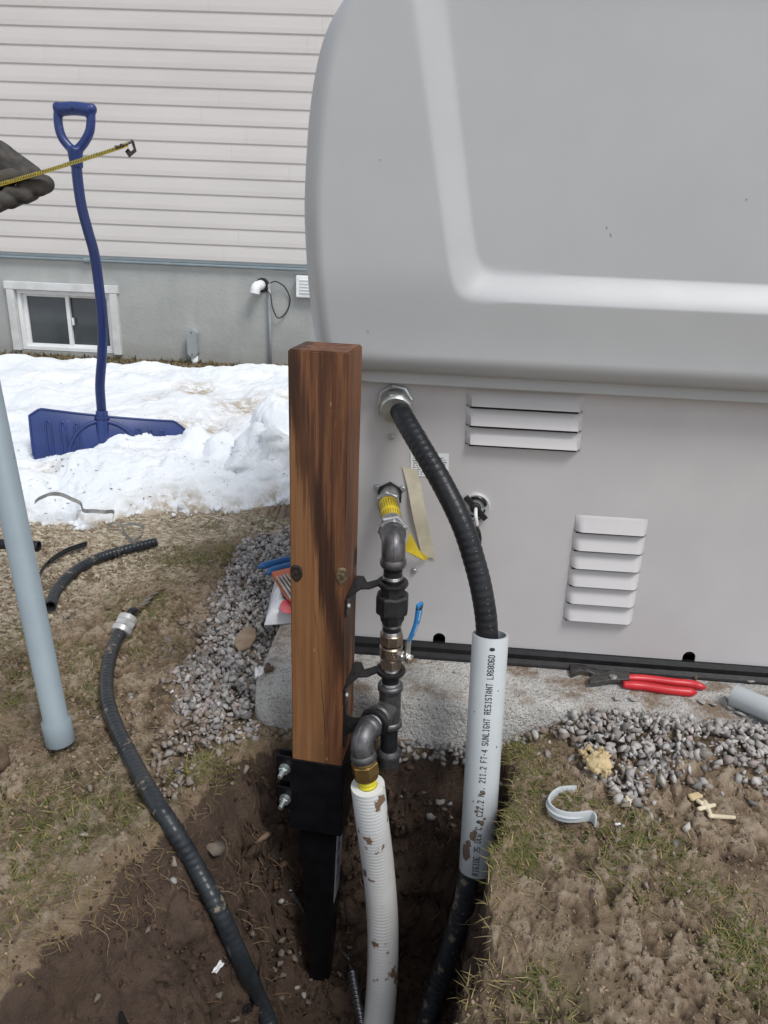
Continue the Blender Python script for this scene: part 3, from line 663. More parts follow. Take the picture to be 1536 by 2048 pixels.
out_ = np.concatenate([sm, top_, right, bot_]); n_ = len(out_); cen = np.array([uc_, (ZSEAM+zt)/2])
ra = np.array(guz(828, 0, 0.07)); rb = np.array(guz(900, 545, 0.07)); rc = guz(1200, 612, 0.07)[1]
dirL = nrm(rb-ra); nL = np.array([-dirL[1], dirL[0]]);
if nL[0] < 0: nL = -nL
def hood_w(u, z, hd):
    d1 = np.clip(hd/0.042, 0, 1); A = np.sqrt(1-(1-d1)**2)
    d2 = np.clip((z-ZSEAM-0.020)/0.038, 0, 1); B = np.sqrt(1-(1-d2)**2)
    w = 0.024+0.042*A*B - 0.02*(1-A) + 0.010*A*sstep(0.05, 0.20, z-ZSEAM)
    s1 = (u-ra[0])*nL[0]+(z-ra[1])*nL[1]; s2 = z-rc; s3 = 2*uc_-u; s1r = (s3-ra[0])*nL[0]+(z-ra[1])*nL[1]
    k = 0.014
    sdv = -k*np.log(np.exp(-np.clip(s1, -1, 1)/k)+np.exp(-np.clip(s2, -1, 1)/k)+np.exp(-np.clip(s1r, -1, 1)/k)+np.exp(-np.clip(zt-0.09-z, -1, 1)/k))
    tb = np.clip(sdv/0.044, 0, 1); w = w-0.026*(0.75*tb+0.25*tb*tb*(3-2*tb))
    return w + 0.012*np.exp(-((z-(ZSEAM+zt)/2)/0.5)**2)*A
ks = np.unique(np.concatenate([1-np.linspace(0, 1, 46)**1.5*0.16, np.linspace(0.84, 0.02, 170)]))[::-1]
L_ = []
for w in (-0.60, -0.3, -0.02): L_.append(g2w(out_[:, 0], w, out_[:, 1]))
L_.append(g2w(out_[:, 0], 0.0, out_[:, 1])); L_.append(g2w(out_[:, 0], 0.012, out_[:, 1]))
for k in ks:
    p = cen+(out_-cen)*k; hd = np.clip(np.minimum(p[:, 0]-np.interp(p[:, 1], sm[:, 1], sm[:, 0]), np.interp(p[:, 1], sm[:, 1], 2*uc_-sm[:, 0])-p[:, 0]), 0, 1)
    L_.append(g2w(p[:, 0], hood_w(p[:, 0], p[:, 1], hd), p[:, 1]))
V = np.concatenate(L_); m_ = len(L_); F = [(i*n_+j, i*n_+(j+1) % n_, (i+1)*n_+(j+1) % n_, (i+1)*n_+j) for i in range(m_-1) for j in range(n_)]+[tuple((m_-1)*n_+j for j in range(n_)), tuple(range(n_-1, -1, -1))]
add('hood', (V, F), M_hood, gen, autosm=60)
sc_ = MB()
for a, b, l, q in [(1216, 455, 5, 1.1), (1224, 470, 6, 1.0), (763, 322, 2.5, .3), (1497, 398, 3, .5), (737, 661, 4, .6)]:
    u, z = guz(a, b, 0.07); w_ = float(hood_w(np.array([u]), np.array([z]), np.array([0.2]))[0])
    sc_.add(box(g2w(u, w_+0.0006, z), (l*0.0008, 0.0004, 0.0009), rz(-GA)@ry(q)))
add('scuff', sc_, M_conduit, gen)
# lower cabinet, its front cut by the mouse holes and the round port
bu0, bu1 = uL+0.035, uR-0.035; zr = PADZ+0.055
zlow = guz(820, 1283)[1]
notch = [guz(878, 1282)[0], guz(1381, 1300)[0]]
pts = [(bu0, zlow)]
for nu in notch:
    r_ = 0.0125; pts.append((nu-r_, zlow)); pts += [(nu-r_*math.cos(q), zlow+0.012+r_*math.sin(q)) for q in np.linspace(0, math.pi, 12)]; pts.append((nu+r_, zlow))
pts += [(bu1, zlow), (bu1, ZSEAM), (bu0, ZSEAM)]
add('front_panel', extrude_poly([g2w(u, 0.0, z) for u, z in pts], gn*-0.003), M_gen, gen)
cb = MB()
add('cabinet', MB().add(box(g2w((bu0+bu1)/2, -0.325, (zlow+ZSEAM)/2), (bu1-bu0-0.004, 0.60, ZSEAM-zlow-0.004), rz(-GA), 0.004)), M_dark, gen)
for s in (bu0+0.001, bu1-0.001): add('side_panel', box(g2w(s, -0.318, (zlow+ZSEAM)/2), (0.004, 0.62, ZSEAM-zlow), rz(-GA)), M_gen, gen)
# lip between hood and panel with its little drain hole
u_, z_ = guz(778, 760, 0.012); add('drain_hole', rev([(0.005, 0), (0.005, 0.0012)], g2w(u_, 0.0285, ZSEAM+0.012), gn, 12), M_dark, gen)
# base rail
rp = [(0.006, zlow+0.004), (0.012, zlow-0.004), (0.012, zlow-0.014), (0.020, zlow-0.020), (0.022, PADZ+0.004), (0.020, PADZ+0.0005), (-0.6, PADZ+0.0005), (-0.6, zlow-0.004), (-0.004, zlow-0.004), (-0.004, zlow+0.004)]
add('base_rail', extrude_poly([g2w(bu0-0.01, w, z) for w, z in rp], gt*(bu1-bu0+0.02)), M_rail, gen)
def louver(ul, ur, zt_, zb_, sl, dep=0.016, ends=0.011):
    nu, nv = 24, 10; P = np.zeros((nv+2, nu+1, 3))
    for i in range(nv+2):
        v = min(i/nv, 1.0)
        for j in range(nu+1):
            s = j/nu; u = ul+(ur-ul)*s; e = min(s, 1-s)*(ur-ul)/ends; tap = math.sin(min(e, 1)*math.pi/2)
            w = dep*tap*(0.05+0.95*v**1.1) if i <= nv else 0.0
            if i == 0: w = 0
            P[i, j] = g2w(u+sl*(1-v), w+0.0008, zt_+(zb_-zt_)*v-(0.0035 if i == nv+1 else 0))
    return gridl(P)
def louver_set(px, n, dep):
    (x0, y0), (x1, y1), (x2, y2), (x3, y3) = px     # top left, top right, bottom right, bottom left
    a, b, c, d = [np.array(guz(*p)) for p in px]
    for k in range(n):
        t0, t1 = k/n, (k+0.80)/n
        l0 = a+(d-a)*t1; r0 = b+(c-b)*t1; sl = (a-d)[0]/n*0.8
        zt_ = (a+(d-a)*t0)[1]*0.5+(b+(c-b)*t0)[1]*0.5; zb_ = l0[1]*0.5+r0[1]*0.5
        lv = add('louver', louver(l0[0], r0[0], zt_, zb_, sl, dep), M_gen, gen, autosm=35)
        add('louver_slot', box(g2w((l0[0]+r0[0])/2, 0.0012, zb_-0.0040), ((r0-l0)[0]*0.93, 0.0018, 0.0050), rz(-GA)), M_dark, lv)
louver_set([(934, 779), (1168, 788), (1160, 903), (930, 893)], 3, 0.016)
louver_set([(1152, 1030), (1297, 1037), (1262, 1250), (1126, 1240)], 6, 0.014)
M_zinc = pbr('zinc_screw', (0.50, 0.53, 0.50), (0.38, 0.42, 0.40), 60, 0.38, 0.7)
for px, py in [(783, 873), (846, 867), (754, 974), (806, 976), (829, 1140)]:
    p = atG(px, py); s = add('screw', rev([(0.0062, 0), (0.0062, 0.002), (0.0045, 0.0021), (0.0045, 0.0058), (0.0035, 0.0066)], p, gn, 12), M_zinc, gen, autosm=30)
# round port with a slotted black ring
pc = guz(951, 1013); C_ = g2w(pc[0], 0, pc[1]); rp_ = 0.028
M_portw = pbr('pale_port_plastic', (0.52, 0.52, 0.52), rough=0.4)
port = add('round_port', rev([(rp_, 0), (rp_, 0.004), (rp_-0.003, 0.006), (rp_-0.007, 0.005), (0.012, 0.005)], C_, gn, 36), M_portw, gen, autosm=40)
def arc_plate(r0, r1, a0, a1, off, th=0.0025, n=12):
    q = np.linspace(R(a0), R(a1), n); uu = np.array([1.0, 0, 0])
    pts = [g2w(pc[0]+r1*math.cos(t), off, pc[1]+r1*math.sin(t)) for t in q]+[g2w(pc[0]+r0*math.cos(t), off, pc[1]+r0*math.sin(t)) for t in q[::-1]]
    return extrude_poly(pts, gn*th)
add('ring', arc_plate(0.0165, 0.0195, 10, 130, 0.0052), M_black, port); add('ring', arc_plate(0.0165, 0.0195, 215, 350, 0.0052), M_black, port)
add('slot', arc_plate(0.0215, 0.0235, 30, 62, 0.0054), M_black, port); add('slot', arc_plate(0.0215, 0.0225, 80, 115, 0.0054), M_black, port)
add('plug', rev([(0.010, 0), (0.010, 0.006), (0.007, 0.008)], C_+gn*0.005, gn, 20), M_black, port, autosm=40)
pv = nrm(gt*0.7-np.array([0, 0, 0.72])); add('lever', box(C_+gn*0.009, (0.060, 0.004, 0.011), basis(pv, -gn, np.cross(pv, -gn)), 0.0015), M_black, port)
for a0_, r_ in ((20, 0.021), (200, 0.024)): add('wire', tube([g2w(pc[0]+r_*math.cos(R(a0_+k*9)), 0.008+0.006*math.sin(k*0.35), pc[1]+r_*math.sin(R(a0_+k*9))) for k in range(16)], 0.0016, 6), M_black, port, True)
cpts = [C_+gn*0.012, C_+gn*0.03-np.array([0, 0, 0.008]), C_+gn*0.028+gt*0.004-np.array([0, 0, 0.028])]
t = thing('antenna_lead', 'short black and white lead plugged into the round port behind the black conduit', 'cable', C_+gn*0.012)
add('white_sleeve', tube(spline(cpts, 10), 0.0034, 10), M_white, t, True)
add('black_sleeve', tube(spline([cpts[-1], cpts[-1]+gt*0.006-np.array([0, 0, 0.02]), cpts[-1]+gt*0.010-gn*0.008-np.array([0, 0, 0.045])], 10), [0.003, 0.003, 0.0042, 0.0042, 0.0042, 0.0042, 0.0036, 0.003, 0.0025, 0.002], 10), M_black, t, True)
# printed sticker
q = [guz(821, 905), guz(898, 907), guz(897, 953), guz(822, 952)]
st = add('sticker', extrude_poly([g2w(u, 0.0006, z) for u, z in q[::-1]], gn*0.0006), M_white, gen)
pr = MB(); su0, sz1 = q[0]; su1 = q[1][0]; sz0 = q[3][1]
for i in range(9):
    z = sz1-0.006-(sz1-sz0-0.010)*i/8.5; x = su0+0.006
    while x < su1-0.010:
        w_ = random.uniform(0.003, 0.009)
        if not (i in (1,)): pr.add(extrude_poly([g2w(a, 0.00125, b) for a, b in [(x, z), (x, z-0.0016), (x+w_, z-0.0016), (x+w_, z)]], gn*0.0002))
        x += w_+0.0025
    if i in (1, 2): pr.add(extrude_poly([g2w(a, 0.00125, b) for a, b in [(su0+0.004, z), (su0+0.004, z-0.0007), (su1-0.004, z-0.0007), (su1-0.004, z)]], gn*0.0002))
add('print', pr, pbr('grey_print', (0.12, 0.12, 0.14), rough=0.8), st)

# ------------------------------------------------------------------ wooden post in its black drive-in anchor
M_steel_black = pbr('black_powder_coat', (0.005, 0.005, 0.006), (0.008, 0.008, 0.0095), 40, 0.34, 0, 0.12, 240, dirt=(0.10, 0.075, 0.055), dscale=34, dlo=0.70, dhi=0.76, spec=0.2)
M_bracket = pbr('black_bracket', (0.010, 0.010, 0.011), (0.018, 0.018, 0.019), 60, 0.38, 0, 0.2, 500, dirt=(0.16, 0.105, 0.06), dscale=150, dlo=0.66, dhi=0.72)
PA = R(-9.8); CT = atY(698, 706, 1.045); CB = atY(682.5, 1535, 1.049); HW = 0.0445
pax = nrm(CT-CB); PL = float(np.linalg.norm(CT-CB)); PX = rz(PA)@np.array([1.0, 0, 0]); PY = nrm(np.cross(pax, PX)); PX = np.cross(PY, pax)
PB = CB-PX*HW+PY*HW; PM = np.stack([PX, PY, pax], 1)
def p2w(x, y, z): return PB+PM@np.array([x, y, z])
def local_parent(ob):
    ob.matrix_world = Matrix(((*PM[0], PB[0]), (*PM[1], PB[1]), (*PM[2], PB[2]), (0, 0, 0, 1))); ORIG[ob.name] = np.zeros(3); return ob
bm = bmesh.new(); bmesh.ops.create_cube(bm, size=1.0)
for q in bm.verts: q.co = Vector((q.co.x*2*HW, q.co.y*2*HW, (q.co.z+0.5)*(PL+0.13)-0.13))
bmesh.ops.bevel(bm, geom=bm.edges[:], offset=0.0022, segments=2, affect='EDGES')
bmesh.ops.subdivide_edges(bm, edges=[e for e in bm.edges if e.calc_length() > 0.2], cuts=40)
bm.verts.index_update(); v = np.array([q.co[:] for q in bm.verts]); f = [tuple(q.index for q in p.verts) for p in bm.faces]; bm.free()
v[:, 0] += 0.0012*(fbm(v[:, 2]*9, v[:, 1]*30, 200)-0.5); v[:, 1] += 0.0012*(fbm(v[:, 2]*9, v[:, 0]*30, 201)-0.5)
me = mesh('wooden_post', v, f, M_wood, True); me.set_sharp_from_angle(angle=R(50)); post = bpy.data.objects.new('wooden_post', me); COL.objects.link(post); local_parent(post)
tag(post, 'square reddish brown stained wooden post with knots, standing in the pit', 'post')
M_knot = pbr('knot_wood', (0.035, 0.018, 0.011), (0.012, 0.007, 0.005), 160, 0.6, 0, 0.5, 400); M_knotl = pbr('pale_knot_wood', (0.16, 0.115, 0.055), (0.055, 0.035, 0.018), 170, 0.7, 0, 0.5, 400)
def knot(c, n, a, b, mat):
    n = nrm(n); X_ = np.array([0, 0, 1.0]); Y_ = np.cross(n, X_); V = []; F = []; pr = [(1.25, -0.0003), (1.05, 0.0010), (0.8, 0.0016), (0.62, 0.0004), (0.4, 0.0012), (0.15, 0.0016)]; N = 20
    for r, h in pr:
        for k in range(N):
            q = 2*math.pi*k/N; V.append(np.array(c)+n*h+X_*a*r*math.sin(q)*(1+0.1*math.sin(3*q))+Y_*b*r*math.cos(q))
    for i in range(len(pr)-1):
        for k in range(N): F.append((i*N+k, i*N+(k+1) % N, (i+1)*N+(k+1) % N, (i+1)*N+k))
    F.append(tuple((len(pr)-1)*N+k for k in range(N))); return add('knot', (np.array(V), F), mat, post, True)
zk = 0.36
knot((-0.034, -HW, zk+0.004), (0, -1, 0), 0.0125, 0.0085, M_knot); knot((0.040, -HW-0.0003, zk+0.008), (0.25, -1, 0), 0.0125, 0.0075, M_knotl); knot((HW, 0.030, zk+0.01), (1, 0, 0), 0.016, 0.008, M_knot)
# crack running down the front
ck = [(-0.004, zk-0.06), (0.002, zk-0.12), (0.007, zk-0.18), (0.013, zk-0.26), (0.016, zk-0.31)]
add('crack', tube(spline([(x, -HW+0.0002, z) for x, z in ck], 24), np.concatenate([[0.0001], np.full(22, 0.0006), [0.0001]]), 5), M_knot, post)

anchor = thing('post_anchor', 'black steel spike anchor clamped round the foot of the wooden post', 'post anchor', PB); A0 = PB
def post_w(vf): v, f = vf; return (np.asarray(v) @ PM.T)+PB, f
th = 0.0035; so2 = HW+th; zt2, zb2 = 0.004, -0.150
sock = MB()
for c, s in [((0, -HW-th/2-0.0004, (zt2+zb2)/2), (2*so2, th, zt2-zb2)), ((HW+th/2+0.0004, 0.0, (zt2+zb2)/2), (th, 2*HW-0.001, zt2-zb2)), ((0, HW+th/2+0.0004, (zt2+zb2)/2), (2*so2, th, zt2-zb2)), ((-HW-th/2-0.0004, 0.02, (zt2+zb2)/2), (th, 0.045, zt2-zb2))]:
    sock.add(post_w(box(c, s, None, 0.0012)))
add('socket', sock, M_steel_black, anchor)
add('socket_floor', post_w(box((0, 0, zb2+0.004), (2*HW-0.002, 2*HW-0.002, 0.006))), M_steel_black, anchor)
M_bolt = pbr('zinc_bolt', (0.55, 0.60, 0.58), (0.42, 0.46, 0.45), 50, 0.3, 0.85)
for zb_ in (-0.016, -0.083):
    tb = MB(); tb.add(post_w(box((-HW-0.014, -HW-0.002, zb_), (0.028, 0.0035, 0.046), None, 0.001))); tb.add(post_w(box((-HW-0.014, -HW+0.016, zb_), (0.028, 0.0035, 0.046), None, 0.001)))
    add('clamp_tab', tb, M_steel_black, anchor)
    ax = PM@np.array([-0.06, -1.0, 0.0]); o_ = p2w(-HW-0.012, -HW-0.003, zb_-0.002)
    bo = add('bolt', rev([(0.0045, -0.04), (0.0045, 0.024), (0.0038, 0.0255)], o_, ax, 14), M_bolt, anchor, autosm=40)
    add('nut', hexn(o_+nrm(ax)*0.003, ax, 0.009, 0.0075), M_bolt, bo); add('washer', rev([(0.0105, 0.0004), (0.0105, 0.0024)], o_, ax, 20), M_bolt, bo, autosm=40)
sp = MB(); secs = [(-0.150, 0.038, 0.036), (-0.156, 0.035, 0.033), (-0.46, 0.0245, 0.0235), (-0.64, 0.0165, 0.016)]
V = []; 
for z, a, b in secs: V += [(-a, -b, z), (a, -b, z), (a, b, z), (-a, b, z)]
F = [(i*4+j, i*4+(j+1) % 4, (i+1)*4+(j+1) % 4, (i+1)*4+j) for i in range(3) for j in range(4)]+[(0, 3, 2, 1), (12, 13, 14, 15)]
spv, spf = baked((np.array(V), F), [('BEVEL', dict(width=0.003, segments=2, limit_method='ANGLE'))])
add('spike', post_w((spv, spf)), M_steel_black, anchor)
def on_spike_right(t, y): z = -0.156-0.304*t; a = 0.035-0.0105*t; return p2w(a+0.0006, y*(1-0.35*t), z)
M_label = pbr('pale_label', (0.42, 0.44, 0.50), (0.36, 0.38, 0.43), 30, 0.5)
lab = add('label', extrude_poly([on_spike_right(0.0, -0.030), on_spike_right(0.0, 0.022), on_spike_right(0.62, 0.024), on_spike_right(0.62, -0.028)], PX*0.0004), M_label, anchor)
lp_ = MB()
for k in range(26):
    t = 0.03+0.018*k; w0 = random.uniform(-0.022, -0.005); w1 = random.uniform(0.0, 0.018)
    pts = [on_spike_right(t, w0)+PX*0.0006, on_spike_right(t, w1)+PX*0.0006, on_spike_right(t+0.008, w1)+PX*0.0006, on_spike_right(t+0.008, w0)+PX*0.0006]
    if k % 7 != 5: lp_.add(extrude_poly(pts, PX*0.0002))
add('print', lp_, pbr('label_print', (0.14, 0.15, 0.18), rough=0.7), lab)

# ------------------------------------------------------------------ gas piping
GY_ = 1.115
M_iron = pbr('malleable_iron', (0.155, 0.152, 0.155), (0.105, 0.103, 0.106), 120, 0.42, 0.75, 0.35, 700, bdist=0.001)
M_union = pbr('dark_union_iron', (0.040, 0.040, 0.041), (0.026, 0.026, 0.027), 90, 0.5, 0.4, 0.5, 600, dirt=(0.2, 0.18, 0.16), dscale=300, dlo=0.7, dhi=0.75)
M_bpipe = pbr('black_iron_pipe', (0.016, 0.017, 0.019), (0.028, 0.029, 0.032), 60, 0.38, 0.3, 0.15, 300, dirt=(0.14, 0.14, 0.14), dscale=50, dlo=0.66, dhi=0.72)
M_thread = pbr('cut_thread', (0.36, 0.35, 0.34), (0.24, 0.235, 0.23), 80, 0.35, 0.9)
M_brass = pbr('yellow_brass', (0.44, 0.29, 0.11), (0.34, 0.21, 0.075), 60, 0.32, 0.85)
M_valve = pbr('nickel_brass', (0.37, 0.30, 0.235), (0.28, 0.225, 0.18), 70, 0.33, 0.85)
M_galv = pbr('galvanised_nut', (0.52, 0.53, 0.52), (0.40, 0.41, 0.41), 70, 0.34, 0.8)
M_yel = pbr('yellow_coating', (0.66, 0.50, 0.03), (0.58, 0.42, 0.02), 40, 0.42)
M_yel2 = pbr('bright_yellow_jacket', (0.62, 0.55, 0.02), (0.55, 0.47, 0.01), 40, 0.4)
M_ink = pbr('black_ink', (0.015, 0.015, 0.015), rough=0.7)
def gp(px, py): return atY(px, py, GY_)
top_p = gp(787.5, 1078); bot_p = gp(777, 1530); gax = nrm(top_p-bot_p); 
def gz(py):                                       # point on the riser's axis at the height seen at py
    z = gp(783, py)[2]; return bot_p+gax*((z-bot_p[2])/gax[2])
gas = thing('gas_riser', 'black iron gas riser with union, ball valve, tee and yellow flexible connector', 'gas pipe', gz(1530))
dn = -gax
def thread(a, b, r=0.0163, name='thread'):
    L = np.linalg.norm(b-a); n = max(8, int(L/0.0022)*2); P = np.array([a+(b-a)*t for t in np.linspace(0, 1, n+1)]); rr = r+0.0008*(np.arange(n+1) % 2)
    return add(name, tube(P, rr, 24), M_thread, gas)
def elbow(c_in, c_corner, c_out, r, rc, name='elbow'):
    d1 = nrm(c_corner-c_in); d2 = nrm(c_out-c_corner); b = 0.030; q = []
    for t in np.linspace(0, 1, 14): s = 1-t; q.append(s*s*(c_corner-d1*b)+2*s*t*c_corner+t*t*(c_corner+d2*b))
    mb = MB(); P = np.array([c_in]+q+[c_out]); mb.add(tube(P, r, 28))
    mb.add(rev([(r, -0.002), (rc, 0.001), (rc+0.0008, 0.004), (rc, 0.010), (r, 0.013)], c_in, d1, 28)); mb.add(rev([(r, -0.002), (rc, 0.001), (rc+0.0008, 0.004), (rc, 0.010), (r, 0.013)], c_out, -d2, 28))
    e = add(name, mb, M_iron, gas, autosm=50)
    nb = nrm(np.cross(d1, d2)); T, N, B = frames(P); outv = -np.array([nrm(np.cross(np.cross(t, nb), t)*0+np.cross(t, nb)) for t in T])
    sgn = np.sign(np.dot(outv[8], (P[8]-(c_in+c_out)/2))); seam = P+outv*sgn*(r-0.0002)
    add('mould_seam', tube(seam[2:-2], 0.0009, 6), M_iron, e, True); return e
ye = atG(780, 978, 0.0); el_c = gz(1083); el_d = nrm(np.array([ye[0]-el_c[0], ye[1]-el_c[1], 0]))
elbow(el_c+el_d*0.036, el_c, el_c+dn*0.042, 0.0198, 0.0215)
fx0 = el_c+el_d*0.036; wall_p = ye+np.array([0, 0, fx0[2]-ye[2]])*0.6
add('connector_nut', hexn(fx0-el_d*0.001, el_d, 0.0235, 0.013), M_galv, gas); add('connector_nut', hexn(fx0+el_d*0.0145, el_d, 0.0265, 0.016, ph=0.3), M_galv, gas)
add('ferrule', rev([(0.021, 0), (0.021, 0.012), (0.019, 0.014)], fx0+el_d*0.031, el_d, 24), M_galv, gas, autosm=40)
e2 = wall_p+gn*0.052; fpath = spline([fx0+el_d*0.043, fx0+el_d*0.06, (fx0+el_d*0.043)*0.45+e2*0.55+np.array([0, 0, 0.004]), e2], 60)
add('flexible_section', tube(fpath, 0.0178, 24, helix=(0.02, 0.006, 0, 1.0)), M_yel, gas, True)
fm = MB(); T, N, B = frames(fpath); aa = np.linspace(0, 2*math.pi, 26, endpoint=False)
for a in aa:
    for (i0, i1) in [(6, 22), (26, 44), (48, 57)]:
        dirv = math.cos(a)*N+math.sin(a)*B; P = fpath[i0:i1]+dirv[i0:i1]*0.0183; fm.add(ribbon(P, (np.cross(T, dirv)[i0:i1])*0.0007, 0.0003))
add('print', fm, M_ink, gas)
add('connector_nut', hexn(wall_p+gn*0.030, gn, 0.0225, 0.020, ph=0.2), M_galv, gas); add('ferrule', rev([(0.0185, 0), (0.0185, 0.012)], wall_p+gn*0.0505, gn, 24), M_galv, gas, autosm=40)
add('nipple', rev([(0.0185, 0.004), (0.0185, 0.031)], wall_p, gn, 24), M_galv, gas, autosm=40)
hx = [wall_p+gt*0.026*math.sin(R(a))*1.0+np.array([0, 0, 1.0])*0.026*math.cos(R(a))+gn*0.0004 for a in range(0, 360, 60)]
add('wall_plate', extrude_poly(hx[::-1], gn*0.004), M_union, gas)
# riser, top to bottom
def pipe(a, b, r=0.0158): return add('nipple', tube([a, b], r, 24), M_bpipe, gas, autosm=40)
pipe(gz(1140), gz(1182)); thread(gz(1150), gz(1156))
add('union', MB().add(hexn(gz(1192), gax, 0.0215, 0.026, 8, 0.39, 0.06)).add(rev([(0.0195, 0), (0.0235, 0.006), (0.0235, 0.009)], gz(1200), gax, 24)), M_union, gas)
add('union_nut', hexn(gz(1225), gax, 0.0285, 0.036, 8, 0.2, 0.10), M_union, gas)
add('union_tail', MB().add(rev([(0.0165, 0), (0.0215, 0.010), (0.0225, 0.030)], gz(1246), gax, 8, phase=0.39)), M_union, gas)
pipe(gz(1240), gz(1275)); thread(gz(1246), gz(1250)); thread(gz(1259), gz(1268))
zv0, zv1 = gz(1333), gz(1265); vl = np.linalg.norm(zv1-zv0)
val = add('ball_valve', MB().add(hexn(zv1-gax*0.021, gax, 0.0205, 0.021, 8, 0.39, 0.08)).add(rev([(0.0175, 0), (0.0198, 0.003), (0.0198, 0.019), (0.0203, 0.020), (0.0203, 0.0225), (0.018, 0.025)], zv0+gax*0.0185, gax, 28)).add(hexn(zv0, gax, 0.0205, 0.0205, 6, 0.5, 0.08)), M_valve, gas, autosm=35)
mk = MB(); vd = nrm(CAMP-gz(1305)); vd = nrm(vd-gax*np.dot(vd, gax)); vs = np.cross(gax, vd)
for (dz, n_k) in [(0.036, 4), (0.0285, 3)]:
    for k in range(n_k):
        a = (k-(n_k-1)/2)*0.28; c = zv0+gax*dz+(vd*math.cos(a)+vs*math.sin(a))*0.0198; dd = vd*math.cos(a)+vs*math.sin(a); ss = np.cross(gax, dd)
        for (p, q, l, w_) in [(-0.0015, 0, 0.0008, 0.005), (0.0, 0.0018, 0.003, 0.0008), (0.0012*(k % 2), -0.0016, 0.0028, 0.0008)]:
            mk.add(box(c+ss*p+gax*q, (l, w_, 0.0010), basis(ss, gax, dd)))
add('cast_mark', mk, M_valve, val)
sd_ = np.array([0.80, -0.60, 0.0]); sd_ = nrm(sd_-gax*np.dot(sd_, gax)); s0 = gz(1303)+sd_*0.017
add('bonnet', MB().add(hexn(s0, sd_, 0.0095, 0.012)).add(rev([(0.006, 0.010), (0.006, 0.026), (0.004, 0.027)], s0, sd_, 16)), M_galv, val)
add('stem_nut', hexn(s0+sd_*0.0195, sd_, 0.0088, 0.006), M_galv, val); add('stem_end', rev([(0.0042, 0), (0.0036, 0.0012)], s0+sd_*0.027, sd_, 12), M_brass, val)
h0 = s0+sd_*0.0175; hpts = [h0, atY(817, 1285, h0[1]-0.002), atY(824, 1270, h0[1]-0.004), atY(834, 1243, h0[1]-0.006), atY(840, 1206, h0[1]-0.008)]
hp = spline(hpts, 40); hw_ = nrm(np.cross(gax, sd_))*0.013
M_blue = pbr('blue_vinyl', (0.022, 0.21, 0.50), (0.018, 0.17, 0.43), 30, 0.42)
M_steel = pbr('plated_steel', (0.5, 0.5, 0.47), (0.4, 0.4, 0.38), 60, 0.35, 0.85)
add('lever', ribbon(hp[:16], hw_, 0.003), M_steel, val)
wv = np.linspace(0.011, 0.016, 28)[:, None]*nrm(hw_); lv_ = add('lever_grip', baked(ribbon(hp[12:], wv, 0.0055), [('BEVEL', dict(width=0.0018, segments=3, limit_method='ANGLE'))]), M_blue, val, autosm=50)
pm_ = MB(); Tg = np.gradient(hp, axis=0)
for k in range(19, 37):
    if k in (26, 27): continue
    n_ = nrm(np.cross(Tg[k], hw_)); n_ = n_*np.sign(np.dot(n_, CAMP-hp[k])); pm_.add(box(hp[k]+n_*0.0029, (0.0035, 0.0010, 0.0002), basis(nrm(hw_), nrm(Tg[k]), np.cross(nrm(hw_), nrm(Tg[k])))))
add('print', pm_, M_white, lv_)
add('grip_hole_mud', capsule_blob([(hp[36], hp[37]+nrm(hw_)*0.004, 0.005, 0.004), (hp[36]-nrm(hw_)*0.006, hp[36], 0.003, 0.004)], 0.0012, 3), M_union, lv_, True)
pipe(gz(1328), gz(1382)); thread(gz(1332), gz(1346)); thread(gz(1362), gz(1374))
# tee with its branch turned towards the camera
tc_ = gz(1412); bd = nrm(np.array([-0.47, -0.88, 0.0])); tb_ = MB(); t0, t1 = gz(1368), gz(1450)
tb_.add(tube([t0+dn*0.002, t1], 0.0195, 28)); col = [(0.0195, -0.002), (0.0222, 0.0005), (0.0228, 0.004), (0.0222, 0.010), (0.0195, 0.013)]
tb_.add(rev(col, t0, dn, 28)); tb_.add(rev(col, t1, gax, 28)); tb_.add(tube([tc_, tc_+bd*0.040], 0.0195, 28)); tb_.add(rev(col, tc_+bd*0.042, -bd, 28))
add('tee', tb_, M_iron, gas, autosm=50)
ec = tc_+bd*0.104
add('nipple', tube([tc_+bd*0.03, ec-bd*0.026], 0.0158, 24), M_bpipe, gas, autosm=40); thread(tc_+bd*0.044, tc_+bd*0.049); thread(ec-bd*0.046, ec-bd*0.039)
bdn = nrm(atY(729, 1500, ec[1]-0.008)-ec); bdn = nrm(np.array([bdn[0]*0.4, bdn[1]*0.2, bdn[2]]))
eo = ec+bdn*0.042; elbow(ec-bd*0.036, ec, eo, 0.0198, 0.0215)
pipe(gz(1445), gz(1512)); thread(gz(1497), gz(1504))
add('drip_cap', rev([(0.0175, -0.006), (0.0218, 0.0), (0.0225, 0.004), (0.0215, 0.011), (0.0200, 0.012), (0.0200, 0.026), (0.014, 0.031)], gz(1502), dn, 28), M_iron, gas, autosm=35)
br0 = eo+bdn*0.000
add('brass_fitting', MB().add(rev([(0.0185, -0.004), (0.0205, 0.0), (0.0205, 0.006)], br0, bdn, 28)).add(hexn(br0+bdn*0.006, bdn, 0.0235, 0.022, 6, 0.3, 0.07)).add(rev([(0.0205, 0.028), (0.0205, 0.034), (0.018, 0.036)], br0, bdn, 28)), M_brass, gas, autosm=35)
add('yellow_tube', tube(spline([br0+bdn*0.034, br0+bdn*0.05, br0+bdn*0.066], 24), 0.0152, 24, helix=(0.05, 0.007, 0, 1)), M_yel2, gas, True)

